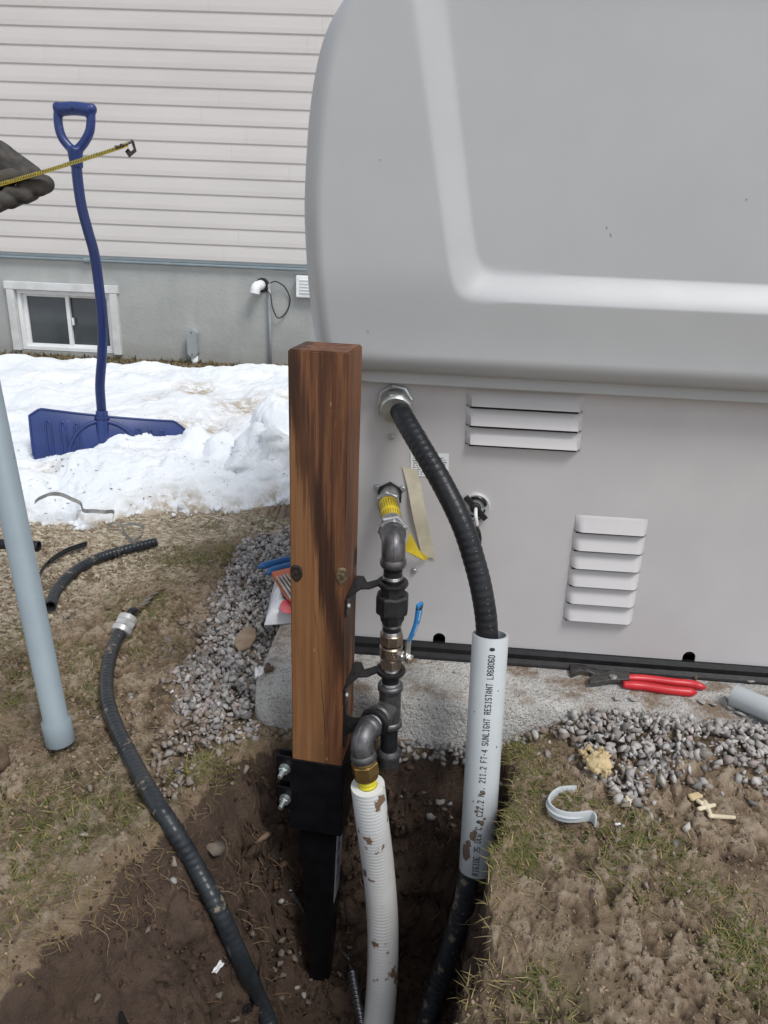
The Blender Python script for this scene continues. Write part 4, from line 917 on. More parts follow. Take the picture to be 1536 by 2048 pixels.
# white corrugated sleeve over the gas tube
M_hose = pbr('white_corrugated_plastic', (0.70, 0.70, 0.685), (0.62, 0.62, 0.605), 8, 0.45, 0, 0.1, 300, dirt=(0.18, 0.115, 0.065), dscale=16, dlo=0.575, dhi=0.60)
hs0 = br0+bdn*0.050; hpth = spline([hs0, atY(744, 1640, hs0[1]+0.002), atY(757, 1740, hs0[1]+0.006), atY(765, 1840, hs0[1]), atY(765, 1940, hs0[1]-0.02), atY(757, 2048, hs0[1]-0.06), atY(740, 2130, hs0[1]-0.12), atY(700, 2230, hs0[1]-0.20)], 560)
rr = np.full(560, 0.0288); vv, ff = tube(hpth, rr, 36, caps=False, helix=(0.0042, 0.0072, 0, 0.8)); mb = MB().add((vv, ff)); iv, if_ = tube(hpth[:8]+0, np.linspace(0.0165, 0.0160, 8), 36, caps=False); mb.add((iv, [q[::-1] for q in if_]))
o_ = np.arange(36); cap = [(int(j), int((j+1) % 36), int(len(vv)+(j+1) % 36), int(len(vv)+j)) for j in o_]; V, F = mb.get(); 
hose = add('white_hose', (V, F+[q[::-1] for q in cap]), M_hose, None, autosm=60); tag(hose, 'mud spattered white corrugated hose running from the brass fitting down into the pit', 'hose')

# three stand-off brackets between post and riser
def bracket(z_from, ring_c, ring_ax, vertical, label):
    zz = float(np.dot(z_from-PB, pax)); x0 = HW+0.001
    rcl = np.array([np.dot(ring_c-PB, PX), np.dot(ring_c-PB, PY), zz])
    t = thing('pipe_bracket', label, 'bracket', p2w(x0, 0, zz), 'black stand-off brackets on the post')
    def W(l): return [p2w(*q) for q in l]
    ri, ro = 0.0172, 0.0255; up_ = PM@np.array([0, 0, 1.0])
    if not vertical:
        ang = math.atan2(rcl[1]-0.02, rcl[0]-x0); c, s = math.cos(ang), math.sin(ang); L = math.hypot(rcl[0]-x0, rcl[1]-0.02)-0.021
        arm = [(x0, -0.036), (x0+0.004, -0.036), (x0+0.016, -0.002), (x0+0.03, 0.002), (rcl[0]-0.022*c+0.009*s, rcl[1]-0.022*s-0.010*c), (rcl[0]-0.022*c-0.009*s, rcl[1]-0.022*s+0.010*c), (x0+0.022, 0.022), (x0+0.012, 0.043), (x0, 0.043)]
        add('arm', extrude_poly(W([(x, y, zz) for x, y in arm]), up_*0.003), M_bracket, t)
        fl_ = add('flange', post_w(box((x0+0.0018, -0.036, zz-0.015), (0.0035, 0.016, 0.032), None, 0.001)), M_bracket, t)
        add('screw', rev([(0.0045, 0), (0.004, 0.003), (0.002, 0.0035)], p2w(x0+0.0036, -0.036, zz-0.014), PX, 10), M_zinc, t)
        RA = up_
    else:
        c = PX
        add('flange', post_w(box((x0+0.0018, -0.030, zz), (0.0035, 0.020, 0.082), None, 0.001)), M_bracket, t)
        q0 = p2w(x0+0.003, -0.030, zz); dirv = ring_c-q0; e0 = ring_c-nrm(dirv)*0.021
        k = np.linspace(0, 1, 8); mid = q0[None]+(e0-q0)[None]*k[:, None]; hgt = 0.026+0.020*(1-k)**3
        pts = [m+np.array([0, 0, h/2]) for m, h in zip(mid, hgt)]+[m-np.array([0, 0, h/2]) for m, h in list(zip(mid, hgt))[::-1]]
        add('arm', extrude_poly(pts, nrm(np.cross(dirv, [0, 0, 1.0]))*0.003), M_bracket, t); RA = ring_ax
    rg = rev([(ri, -0.003), (ro, -0.003), (ro+0.0012, 0.0), (ro, 0.004), (ri+0.003, 0.005), (ri, 0.003), (ri, -0.003)], ring_c, RA, 32, caps=False); add('ring', rg, M_bracket, t, autosm=40)
    return t
bracket(gp(690, 1172)*0+p2w(0, 0, float(np.dot(gz(1166)-PB, pax))), gz(1166), gax, False, 'black bracket topmost of three, holding the riser above the union')
bracket(p2w(0, 0, float(np.dot(gz(1340)-PB, pax))), gz(1340), gax, False, 'black bracket in the middle of three, holding the riser under the ball valve')
bc = tc_+bd*0.055
bracket(p2w(0, 0, float(np.dot(bc-PB, pax))-0.004), bc, bd, True, 'black upright bracket lowest of three, round the branch of the tee')

# ------------------------------------------------------------------ black conduit from the generator, its grey sleeve
M_liq = pbr('black_liquidtight_jacket', (0.014, 0.015, 0.017), (0.020, 0.021, 0.024), 60, 0.36, 0, 0.1, 300, dirt=(0.22, 0.20, 0.17), dscale=46, dlo=0.69, dhi=0.74, spec=0.28)
M_liqd = pbr('muddy_black_jacket', (0.020, 0.023, 0.027), (0.030, 0.033, 0.038), 60, 0.42, 0, 0.1, 300, dirt=(0.17, 0.14, 0.10), dscale=40, dlo=0.56, dhi=0.63)
g0 = atG(793, 808, 0.012)
ST = atY(981, 1268, 1.09); SB = atY(952.5, 1737, 1.003); sax = nrm(SB-ST); SL = float(np.linalg.norm(SB-ST))
cp = [atG(796, 812, 0.02), atY(809, 838, 1.268), atY(841, 893, 1.222), atY(885, 968, 1.172), atY(925, 1050, 1.135), atY(951, 1130, 1.115), atY(966, 1195, 1.10), atY(973.5, 1255, 1.09), ST+sax*0.05+np.array([-0.004, 0, 0]), ST+sax*0.2+np.array([-0.006, 0.002, 0]), SB-sax*0.05+np.array([-0.008, 0, 0]), atY(931, 1790, 1.0), atY(905, 1885, 0.995), atY(878, 1965, 0.985), atY(850, 2048, 0.96), atY(815, 2130, 0.92), atY(770, 2230, 0.86)]
bc_ = thing('black_conduit', 'thick black corrugated conduit arching from the generator down through the grey sleeve', 'conduit', cp[-1])
cpth = spline(cp, 900)
add('jacket', tube(cpth[:540], 0.0186, 26, helix=(0.011, 0.0125, 0.5, 1.0)), M_liq, bc_, True)
add('jacket', tube(cpth[538:], 0.0186, 26, helix=(0.014, 0.0125, 0.5, 1.0)), M_liqd, bc_, True)['label'] = 'muddy lower end of the black conduit'
T, N, B = frames(cpth); wl_ = MB()
for k in range(70, 470, 4):
    if random.random() < 0.3: continue
    vdir = nrm(CAMP-cpth[k]); vdir = nrm(vdir-T[k]*np.dot(vdir, T[k])); sdv_ = np.cross(T[k], vdir); dd = nrm(vdir*0.93-sdv_*0.36); ss = np.cross(T[k], dd)
    for j in range(2): wl_.add(box(cpth[k]+dd*0.0192+ss*random.uniform(-0.0022, 0.0022)+T[k]*random.uniform(-0.001, 0.001), random.choice([(0.0022, 0.0005, 0.0002), (0.0005, 0.0022, 0.0002)]), basis(T[k], ss, dd)))
add('lettering', wl_, pbr('faint_white_print', (0.22, 0.22, 0.23), rough=0.7), bc_)
ca = nrm(cp[1]-cp[0]); ca = nrm(ca*0.45+gn*0.55); 
add('locknut', hexn(atG(791, 803, 0.001), gn, 0.033, 0.011, 8, 0.2, 0.1), M_galv, bc_)
add('connector_body', rev([(0.026, 0), (0.027, 0.010), (0.0285, 0.012), (0.0285, 0.030), (0.026, 0.033), (0.020, 0.033)], atG(791, 803, 0.011), nrm(gn+np.array([0.10, 0, -0.35])), 32), M_galv, bc_, autosm=35)
add('gland_nut', hexn(atG(791, 803, 0.011)+nrm(gn+np.array([0.10, 0, -0.35]))*0.014, nrm(gn+np.array([0.10, 0, -0.35])), 0.0315, 0.013, 8, 0.4, 0.12), M_galv, bc_)
M_pvc = pbr('grey_pvc', (0.50, 0.53, 0.54), (0.47, 0.50, 0.51), 9, 0.38, 0, 0.08, 300, dirt=(0.16, 0.12, 0.085), dscale=14, dlo=0.70, dhi=0.715, spec=0.45)
def pipe_shell(a, axis, L, ro, ri, n=40, bell=None):
    pr = [(ro-0.0005, 0), (ro, 0.0008)]
    if bell: pr = [(bell[0]-0.0006, 0), (bell[0], 0.001), (bell[0], bell[1]), (ro+0.0003, bell[1]+0.006)]
    pr += [(ro, L-0.0008), (ro-0.0005, L), (ri, L), (ri, 0), (pr[0][0], 0)]
    return rev(pr, a, axis, n, caps=False)
slv = thing('pvc_sleeve', 'upright grey plastic sleeve pipe with black lettering round the black conduit', 'pipe', SB)
M_pvcd = pbr('mud_smear', (0.13, 0.095, 0.065), (0.10, 0.07, 0.05), 60, 0.9, 0, 0.5, 200)
add('pipe', pipe_shell(SB, -sax, SL, 0.0302, 0.0262), M_pvc, slv, autosm=40)
# lettering: single stroke characters on a 4 x 6 cell
G_ = {'R': ['0006', '06364534240303', '233040'], 'I': ['1030', '1636', '2026'], 'G': ['453616050110303142', '4223'], 'D': ['00063645413000'], 'E': ['46060040', '0333'], '7': ['064641202010'[:8]], '5': ['4606033342413010'+'01'], 'C': ['4536160501103041'], '2': ['0516364534' + '0040'], 'N': ['00064046'], 'o': ['1030414333' + '13030110'[:8]], '.': ['20212021'], '1': ['152620', '1030'], 'F': ['460600', '0333'], 'T': ['0646', '2620'], '-': ['1333'], '4': ['3036023242'], 'S': ['453616050413334241301001'], 'U': ['0601103041' + '46'], 'L': ['060040'], 'H': ['0006', '4046', '0343'], 'A': ['0004264440', '0242'], '6': ['4536160501103041423303'], '8': ['131536454333423010010213', '1333'], '0': ['1005163645413010'.replace('1005', '100105')], ' ': [], '\u2295': 'plus', '\u00ae': 'reg'}
G_['R'] = ['00063645443303', '2340']; G_['D'] = ['00063645413000']; G_['7'] = ['06464420']; G_['5'] = ['4606034342' + '413010']; G_['5'] = ['46060333424130100'+'1']; G_['2'] = ['051636454400' + '40']; G_['o'] = ['1030414334' + '140301' + '10']; G_['8'] = ['13040516364544331302011030414233']; G_['4'] = ['30360242']
def strokes(ch):
    g = G_.get(ch, [])
    if g in ('plus', 'reg'):
        cir = [(2+2.4*math.cos(q), 3+2.4*math.sin(q)) for q in np.linspace(0, 2*math.pi, 15)]
        return [cir]+([[(2, 1.4), (2, 4.6)], [(0.4, 3), (3.6, 3)]] if g == 'plus' else [[(1.2, 1.8), (1.2, 4.2), (2.6, 4.2), (2.6, 3.0), (1.2, 3.0)], [(2.0, 3.0), (2.8, 1.8)]])
    return [[(int(s[i]), int(s[i+1])) for i in range(0, len(s)-1, 2)] for s in g]
txt = 'RIGIDE 75 DEG C \u2295 C22.2 No. 211.2 FT-4 SUNLIGHT RESISTANT LR68060 \u00ae'
adv = SL*0.955/len(txt); cell = adv*0.62/4; ch_h = 0.0098/6; lt = MB(); vdir = nrm(CAMP-(ST+SB)/2); vdir = nrm(vdir-sax*np.dot(vdir, sax)); vsd = np.cross(-sax, vdir)
if np.dot(vsd, rt0) < 0: vsd = -vsd
RS = 0.0307
def on_pipe(s, t): a = t/RS; return SB-sax*s+(vdir*math.cos(a)+vsd*math.sin(a))*RS
tw = 0.00068
for i, chx in enumerate(txt):
    for st_ in strokes(chx):
        for (x0, y0_), (x1, y1_) in zip(st_[:-1], st_[1:]):
            s0_, s1_ = 0.007+i*adv+x0*cell, 0.007+i*adv+x1*cell; off = -0.0015+0.006*(i/len(txt)); t0_, t1_ = off+0.005-y0_*ch_h, off+0.005-y1_*ch_h
            L = math.hypot(s1_-s0_, t1_-t0_)+1e-9; ds, dt = (s1_-s0_)/L, (t1_-t0_)/L; s0_ -= ds*tw*0.8; s1_ += ds*tw*0.8; t0_ -= dt*tw*0.8; t1_ += dt*tw*0.8
            q = [(s0_-dt*tw, t0_+ds*tw), (s1_-dt*tw, t1_+ds*tw), (s1_+dt*tw, t1_-ds*tw), (s0_+dt*tw, t0_-ds*tw)]; lt.add((np.array([on_pipe(*k) for k in q]), [(0, 1, 2, 3)]))
add('lettering', lt, M_ink, slv)
sm_ = MB()
for s_, t_, r_, e_ in [(0.045, -0.022, 0.010, 1.6), (0.062, -0.017, 0.006, 1.2), (0.078, -0.010, 0.006, 1.5), (0.086, -0.006, 0.004, 1.2), (0.105, 0.005, 0.0042, 1.3), (0.113, 0.009, 0.003, 1), (0.125, -0.006, 0.003, 1), (0.133, -0.004, 0.0028, 1), (0.16, 0.004, 0.0036, 1), (0.155, 0.0, 0.002, 1), (0.142, -0.012, 0.0015, 1), (0.30, -0.02, 0.0012, 1), (0.34, 0.02, 0.0012, 1), (0.24, 0.024, 0.001, 2)]:
    n_ = 14; ring = [on_pipe(s_+r_*e_*math.sin(q)*(0.7+0.5*random.random()), t_+r_*math.cos(q)*(0.7+0.5*random.random())) for q in np.linspace(0, 2*math.pi, n_, endpoint=False)]
    c_ = on_pipe(s_, t_); c2 = c_+nrm(c_-(SB-sax*s_))*0.0012; sm_.add((np.array(ring+[c2]), [(k, (k+1) % n_, n_) for k in range(n_)]))
add('mud_spatter', sm_, M_pvcd, slv, True)

# leaning grey pipe on the left, pipe lying on the pad
LB = atZ(121, 1484, 0.004); LT = atY(20, 1000, 1.127); lax = nrm(LT-LB)
M_pvcb = pbr('blue_grey_pvc', (0.27, 0.325, 0.355), (0.245, 0.295, 0.325), 9, 0.42, 0, 0.08, 300, dirt=(0.12, 0.13, 0.13), dscale=38, dlo=0.68, dhi=0.71)
o = add('leaning_pipe', pipe_shell(LB, lax, 1.25, 0.0208, 0.0175, 36, bell=(0.0252, 0.046)), M_pvcb, None, autosm=40); tag(o, 'blue grey plastic pipe with a belled end leaning at the left of the photo', 'pipe')
RA_ = atZ(1466, 1390, PADZ+0.022); RB_ = atZ(1600, 1446, PADZ+0.022); rax = nrm(RB_-RA_)
o = add('pipe_offcut', pipe_shell(RA_, rax, 0.35, 0.021, 0.018, 32), M_pvc, None, autosm=40); tag(o, 'short grey plastic pipe lying on the slab beside the pliers', 'pipe')

# ------------------------------------------------------------------ armoured cable on the left
cz = [(243, 1262), (228, 1290), (215, 1340), (215, 1400), (236, 1462), (270, 1530), (308, 1598), (345, 1655)]
pts = [onG(a, b, 0.019) for a, b in cz]
for (a, b, l_) in [(392, 1733, .03), (440, 1825, .05), (485, 1925, .06), (523, 2010, .05), (550, 2080, .035), (580, 2200, .0)]: pts.append(onG(a, b, l_))
arm = thing('armoured_cable', 'dusty black armoured cable curling from its white connector across the mud into the pit', 'cable', pts[0])
apth = spline(pts, 900)
M_arm = pbr('dusty_armour_jacket', (0.020, 0.024, 0.028), (0.030, 0.034, 0.038), 40, 0.34, 0, 0.1, 300, dirt=(0.20, 0.165, 0.125), dscale=34, dlo=0.60, dhi=0.66, spec=0.32)
add('jacket', tube(apth, 0.0138, 24, helix=(0.015, 0.0115, 1.0, 1.0)), M_arm, arm, True)
cdv = nrm(atZ(254, 1241, 0.03)-pts[0]); cdv = nrm(cdv*0.8+nrm(pts[0]-pts[1])*0.4)
cn0 = pts[0]-cdv*0.004
M_conn = pbr('cast_zinc_connector', (0.56, 0.56, 0.54), (0.46, 0.46, 0.45), 50, 0.4, 0.4)
add('connector', MB().add(rev([(0.016, -0.004), (0.0225, -0.002), (0.024, 0.004), (0.024, 0.010), (0.019, 0.013)], cn0, cdv, 24)).add(hexn(cn0+cdv*0.012, cdv, 0.0235, 0.016, 6, 0.5)).add(rev([(0.0205, 0.027), (0.0225, 0.029), (0.0225, 0.040), (0.018, 0.043)], cn0, cdv, 24)), M_conn, arm, autosm=35)
M_strand = pbr('bare_strand', (0.30, 0.27, 0.23), (0.16, 0.14, 0.12), 120, 0.4, 0.6); M_strand2 = pbr('copper_strand', (0.33, 0.21, 0.13), (0.2, 0.13, 0.09), 120, 0.45, 0.6)
w0 = cn0+cdv*0.036; wp = spline([w0, w0+cdv*0.022, atZ(283, 1216, 0.016), atZ(303, 1192, 0.012), atZ(326, 1177, 0.010)], 90); T, N, B = frames(wp)
add('inner_jacket', tube(wp[:16], 0.0095, 16), M_liq, arm, True)
for k in range(4):
    a = 2*math.pi*k/4+np.linspace(0, 11, 90); rr_ = 0.0052*np.linspace(1, 0.75, 90)
    P = wp+rr_[:, None]*(np.cos(a)[:, None]*N+np.sin(a)[:, None]*B); add('strand', tube(P[12:], 0.0034, 8), M_strand2 if k == 1 else M_strand, arm, True)

# offcuts on the thawed strip
oc = [onG(a, b, 0.018) for a, b in [(101, 1212), (114, 1180), (148, 1143), (200, 1115), (255, 1098), (312, 1084)]]
op_ = spline(oc, 300); vv, ff = tube(op_, 0.0132, 20, caps=False, helix=(0.03, 0.0115, 1.0, 1.0)); iv, if_ = tube(op_, 0.0105, 20, caps=False); n0 = len(vv)
rim = [(j, (j+1) % 20, n0+(j+1) % 20, n0+j) for j in range(20)]; e0 = 299*20; rim2 = [(e0+j, e0+(j+1) % 20, n0+e0+(j+1) % 20, n0+e0+j) for j in range(20)]
o = add('conduit_offcut', (np.concatenate([vv, iv]), ff+[tuple(q+n0 for q in r[::-1]) for r in if_]+[r[::-1] for r in rim]+rim2), M_arm, None, autosm=60); tag(o, 'curved black corrugated conduit offcut lying on the muddy straw', 'conduit offcut')
oc = spline([onG(a, b, 0.018) for a, b in [(72, 1168), (84, 1140), (104, 1118), (135, 1099), (174, 1086)]], 60)
o = add('jacket_strip', MB().add(ribbon(oc, np.array([0, 0.003, 0.010]), 0.003)).add(ribbon(oc[30:]+np.array([0.004, -0.012, 0]), np.array([0, 0.004, 0.008]), 0.003)), M_liq); tag(o, 'thin split black cable jacket strip beside the conduit offcut', 'cable scrap')
p0 = onG(-90, 1082, 0.016); p1 = onG(78, 1092, 0.016); o = add('black_pipe_stub', pipe_shell(p1, p0-p1, float(np.linalg.norm(p1-p0)), 0.0145, 0.012, 24), M_liq, None, autosm=40); tag(o, 'straight black pipe stub at the left edge behind the leaning pipe', 'pipe')
M_strap = pbr('dull_grey_strap', (0.22, 0.22, 0.21), (0.15, 0.15, 0.14), 50, 0.5, 0.3)
sp_ = [(70, 1004, .06), (77, 998, .075), (90, 992, .085), (102, 988, .09), (122, 989, .09), (143, 998, .075), (161, 1007, .06), (167, 1021, .045), (188, 1022, .045), (209, 1024, .04), (227, 1024, .035), (225, 1040, .02)]
o = add('grey_strap', ribbon(spline([atZ(a, b, z+.028) for a, b, z in sp_], 80), np.array([0.001, 0.006, 0.010]), 0.0012), M_strap); tag(o, 'crinkled grey metal band lying along the dirty edge of the snow', 'metal band')
sp_ = [(214, 1060, .014), (219, 1050, .022), (232, 1046, .026), (243, 1051, .02), (250, 1066, .012), (264, 1080, .008), (281, 1073, .012), (286, 1055, .020), (268, 1048, .026), (246, 1051, .022)]
o = add('metal_loop', ribbon(spline([atZ(a, b, z) for a, b, z in sp_], 80), np.array([0.001, 0.004, 0.007]), 0.0012), M_strap); tag(o, 'small looped metal band on straw below the snow edge', 'metal band')

# ------------------------------------------------------------------ snow shovel
M_sh = pbr('blue_plastic', (0.020, 0.042, 0.165), (0.016, 0.034, 0.135), 12, 0.36, 0, 0.05, 300, dirt=(0.10, 0.12, 0.22), dscale=42, dlo=0.60, dhi=0.74)
M_shaft = pbr('blue_painted_shaft', (0.012, 0.027, 0.115), (0.010, 0.022, 0.095), 12, 0.33)
SY_ = 2.72
def sh(px, py, dy=0.0): return atY(px, py, SY_+dy)
shov = thing('snow_shovel', 'blue snow shovel with a bent shaft and D grip standing in the snow', 'snow shovel', sh(205, 900))
shp = [(152, 322), (156, 365), (163, 412), (176, 462), (188, 505), (195, 550), (202, 610), (205, 660), (204, 712), (200, 770), (203, 820), (205, 868)]
add('shaft', tube(spline([sh(a, b) for a, b in shp], 120), 0.0175, 18), M_shaft, shov, True)
gb = MB()
gb.add(tube(spline([sh(118, 219), sh(150, 217), sh(181, 221)], 12), 0.021, 16))
lft = [(117, 213), (116, 238), (119, 260), (126, 278), (137, 292), (149, 303)]; rgt = [(181, 216), (182, 240), (179.5, 262), (172, 279), (162, 293), (151, 303)]
for q in (lft, rgt): gb.add(tube(spline([sh(a, b) for a, b in q], 30), np.linspace(0.0145, 0.0155, 30), 14))
gb.add(tube(spline([sh(150, 296), sh(151, 312), sh(154, 336)], 12), np.linspace(0.026, 0.0205, 12), 16))
for q in [(116, 215), (183, 218)]: gb.add(rev([(0.018*math.cos(t), 0.018*math.sin(t)) for t in np.linspace(-1.4, 1.4, 8)], sh(*q), [0, 0, 1.0], 14))
grip = add('grip', baked(gb.get(), [('REMESH', dict(mode='VOXEL', voxel_size=0.0035)), ('SMOOTH', dict(factor=0.5, iterations=4))]), M_sh, shov, True)
add('screw', rev([(0.004, 0), (0.0035, 0.002)], sh(144, 217, -0.0215), [0, -1, 0], 10), M_black, grip)
# blade: a curved scoop seen from behind, left end nearer
bl0 = atY(62, 872, SY_-0.11); br0_ = atY(372, 862, SY_+0.09); bu = br0_-bl0; bu[2] = 0; BW = float(np.linalg.norm(bu)); bu = nrm(bu); bn = nrm(np.cross(bu, [0, 0, 1.0])); bn = bn if bn[1] < 0 else -bn
zl_ = atY(75, 820, SY_-0.11)[2]; zr_ = atY(362, 848, SY_+0.09)[2]; BH = 0.34
def blade_pt(s, v, off=0.0):
    """s along the blade 0..1, v 0 top .. 1 bottom"""
    base = bl0+bu*BW*s; zz = zl_+(zr_-zl_)*s - BH*v
    bulge = 0.055*(1-(2*v-0.9)**2)+0.035*(2*s-1)**2*-1
    return np.array([base[0], base[1], zz])+bn*(bulge+off-0.02)
nu, nv = 50, 26; tp = []; Pm = np.zeros((nv+1, nu+1, 3)); Pb = np.zeros_like(Pm)
for i in range(nv+1):
    for j in range(nu+1):
        s = j/nu; cut = max(0, 0.07-(min(s, 1-s)))*1.2; v = cut+(1-cut)*i/nv
        Pm[i, j] = blade_pt(s, v); Pb[i, j] = blade_pt(s, v, -0.004)
a, fa = gridl(Pm); b, fb_ = gridl(Pb); n0 = len(a); w1 = nu+1
edge = [j for j in range(nu+1)]+[i*w1+nu for i in range(1, nv+1)]+[nv*w1+j for j in range(nu-1, -1, -1)]+[i*w1 for i in range(nv-1, 0, -1)]
F = fa+[tuple(q+n0 for q in r[::-1]) for r in fb_]+[(edge[k], edge[(k+1) % len(edge)], n0+edge[(k+1) % len(edge)], n0+edge[k])[::-1] for k in range(len(edge))]
bld = add('blade', (np.concatenate([a, b]), F), M_sh, shov, autosm=50)
top_e = np.array([Pm[0, j]+bn*0.001 for j in range(nu+1)]); add('rim', tube(np.concatenate([Pm[12:0:-1, 0], top_e, Pm[1:12, nu]]), 0.0042, 8), M_sh, bld, True)
for s in (0.11, 0.20, 0.285, 0.68, 0.76, 0.84):
    ww = 0.016; vt = 0.09+0.05*abs(s-0.5)
    loop = [(s-ww, 0.85), (s-ww, vt+0.05), (s-ww*0.6, vt), (s+ww*0.6, vt), (s+ww, vt+0.05), (s+ww, 0.85)]
    P = []
    for (s0_, v0), (s1_, v1) in zip(loop[:-1], loop[1:]):
        for t in np.linspace(0, 1, 8)[:-1]: P.append(blade_pt(s0_+(s1_-s0_)*t, v0+(v1-v0)*t, 0.001))
    add('rib', tube(np.array(P), 0.0042, 8), M_sh, bld, True)
dome = np.array([blade_pt(0.47+0.25*math.cos(q)*-1, 0.50-0.45*math.sin(q), 0.004) for q in np.linspace(-0.3, math.pi+0.3, 40)]); add('arched_rib', tube(dome, 0.0065, 10), M_sh, bld, True)
cs = sh(204, 835, -0.02); sk = MB().add(tube([sh(203.5, 822, -0.012), sh(205, 860, -0.025), sh(208, 905, -0.04)], [0.022, 0.024, 0.02], 18))
for y_ in (833, 856, 868): sk.add(tube([sh(204+(y_-833)*0.03, y_, -0.018), sh(204.2+(y_-833)*0.03, y_+4, -0.019)], 0.027, 18))
add('socket', sk, M_sh, shov, autosm=50)

# ------------------------------------------------------------------ person's gloved fist with the tape measure
HD = 1.08
def hd(px, py, d=0.0): return atD(px, py, HD+d)
per = thing('person', 'gloved hand reaching in from the left holding a yellow tape', 'person', hd(-60, 380))
M_glove = pbr('dark_work_glove', (0.034, 0.031, 0.028), (0.075, 0.068, 0.060), 45, 0.85, 0, 0.5, 160, dirt=(0.07, 0.062, 0.052), dscale=10, dlo=0.5, dhi=0.62)
k_ = HD/FPX
sg = []
def seg(a, b, ra, rb): sg.append((hd(*a), hd(*b), ra*k_, rb*k_))
seg((-120, 345, .02), (-10, 330, .02), 62, 50); seg((-10, 330, .02), (52, 352, .02), 44, 24); seg((-60, 300, .03), (0, 312, .03), 34, 28); seg((0, 300, .02), (70, 346, .015), 18, 14)   # back of the hand
for (kx, ky), r, dz in [((91, 368), 17.5, 0.0), ((62, 383), 17.5, -.008), ((33, 393), 17.5, -.014), ((6, 402), 16.5, -.018)]:
    seg((kx-52, ky-28, .035), (kx-16, ky-6, .02+dz), r, r*1.0); seg((kx-16, ky-6, .02+dz), (kx, ky, -.005+dz), r, r); seg((kx, ky, -.005+dz), (kx-14, ky+8, -.028+dz), r, r*0.92); seg((kx-14, ky+8, -.028+dz), (kx-42, ky+4, -.036+dz), r*0.92, r*0.8)
seg((-8, 405, .01), (24, 402, .01), 16, 13)
seg((-70, 372, .0), (-20, 368, -.030), 26, 20); seg((-20, 368, -.03), (24, 352, -.034), 18, 15)       # thumb laid over the tape
gv_, gf_ = capsule_blob(sg, 0.0017, 3); gv_ = gv_+0.0012*(fbm(gv_[:, 0]*160, gv_[:, 2]*160+gv_[:, 1]*90, 300)[:, None]-0.5)*nrm(CAMP-hd(40, 370))
add('glove', (gv_, gf_), M_glove, per, True)
M_slv = pbr('dark_sleeve', (0.03, 0.032, 0.038), (0.02, 0.022, 0.026), 60, 0.9, 0, 0.5, 220)
slp = spline([hd(-95, 338, .02), hd(-180, 360, .04), hd(-320, 400, .08), hd(-520, 480, .12)], 60); add('sleeve', tube(slp, np.linspace(0.046, 0.062, 60)+0.003*np.sin(np.linspace(0, 30, 60)), 24), M_slv, per, True)
M_tape = pbr('yellow_tape_blade', (0.40, 0.31, 0.018), (0.33, 0.25, 0.012), 40, 0.4); M_hook = pbr('browned_steel_hook', (0.06, 0.042, 0.034), (0.035, 0.026, 0.022), 80, 0.45, 0.6)
tpx = [(-260, 440, -.055), (-120, 404, -.052), (0, 371, -.048), (90, 345, -.044), (180, 317, -.030), (258, 291, -.018)]
tp_ = spline([hd(*q) for q in tpx], 60); Tt = np.gradient(tp_, axis=0); vt = nrm(np.cross(nrm(tp_[-1]-tp_[0]), fwd)); vt = vt if vt[2] > 0 else -vt
tape = thing('tape_measure', 'yellow steel tape pulled out level past the shovel grip, hook at its end', 'tape measure', tp_[0])
wt = vt*0.0115+fwd*0.015; bl = MB()
crv = []
for i in range(60):
    for j in range(7):
        s = j/6-0.5; crv.append(tp_[i]+wt*s+(np.cross(nrm(Tt[i]), nrm(wt)))*(0.0035*(1-4*s*s)))
crv = np.array(crv).reshape(60, 7, 3); a, fa = gridl(crv); sol = baked((a, fa), [('SOLIDIFY', dict(thickness=0.0005))]); tb2 = add('blade', sol, M_tape, tape, True)
tk = MB(); nrmside = np.cross(nrm(tp_[30]-tp_[0]), nrm(wt)); nrmside = nrmside*np.sign(np.dot(nrmside, CAMP-tp_[30]))
Ls = np.linspace(2, 58, 150)
for q in Ls:
    i = int(q); f_q = q-i; p_ = tp_[i]*(1-f_q)+tp_[min(i+1, 59)]*f_q; t_ = nrm(Tt[i]); ln = 0.35 if int(q*10) % 4 else 0.75
    e1 = p_-wt*0.5; e2_ = p_-wt*(0.5-ln*0.6); tk.add(extrude_poly([e1+nrmside*0.0012-t_*0.0005, e1+nrmside*0.0012+t_*0.0005, e2_+nrmside*0.0042+t_*0.0005, e2_+nrmside*0.0042-t_*0.0005], nrmside*0.0003))
add('graduation', tk, M_ink, tb2)
he = tp_[-1]; hm = MB(); te = nrm(Tt[-1])
hm.add(box(he-te*0.006+nrmside*0.003, (0.024, 0.017, 0.0012), basis(te, nrm(wt), np.cross(te, nrm(wt))), 0.0004))
hk = [(262, 277), (268, 283), (273, 302), (266, 308), (258, 315), (250, 303), (256, 296), (262, 303), (267, 298), (264, 290)]
hm.add(extrude_poly([hd(a, b, -.02) for a, b in hk], fwd*0.0012))
add('hook', hm, M_hook, tape)
for q in (0.010, 0.018): add('rivet', rev([(0.0022, 0), (0.0015, 0.0012)], he-te*q+nrmside*0.0042, nrmside, 8), M_hook, tape)
cs_ = hd(-330, 455, -.055); add('case', box(cs_, (0.075, 0.04, 0.07), None, 0.014, 4), M_yel, tape, True)


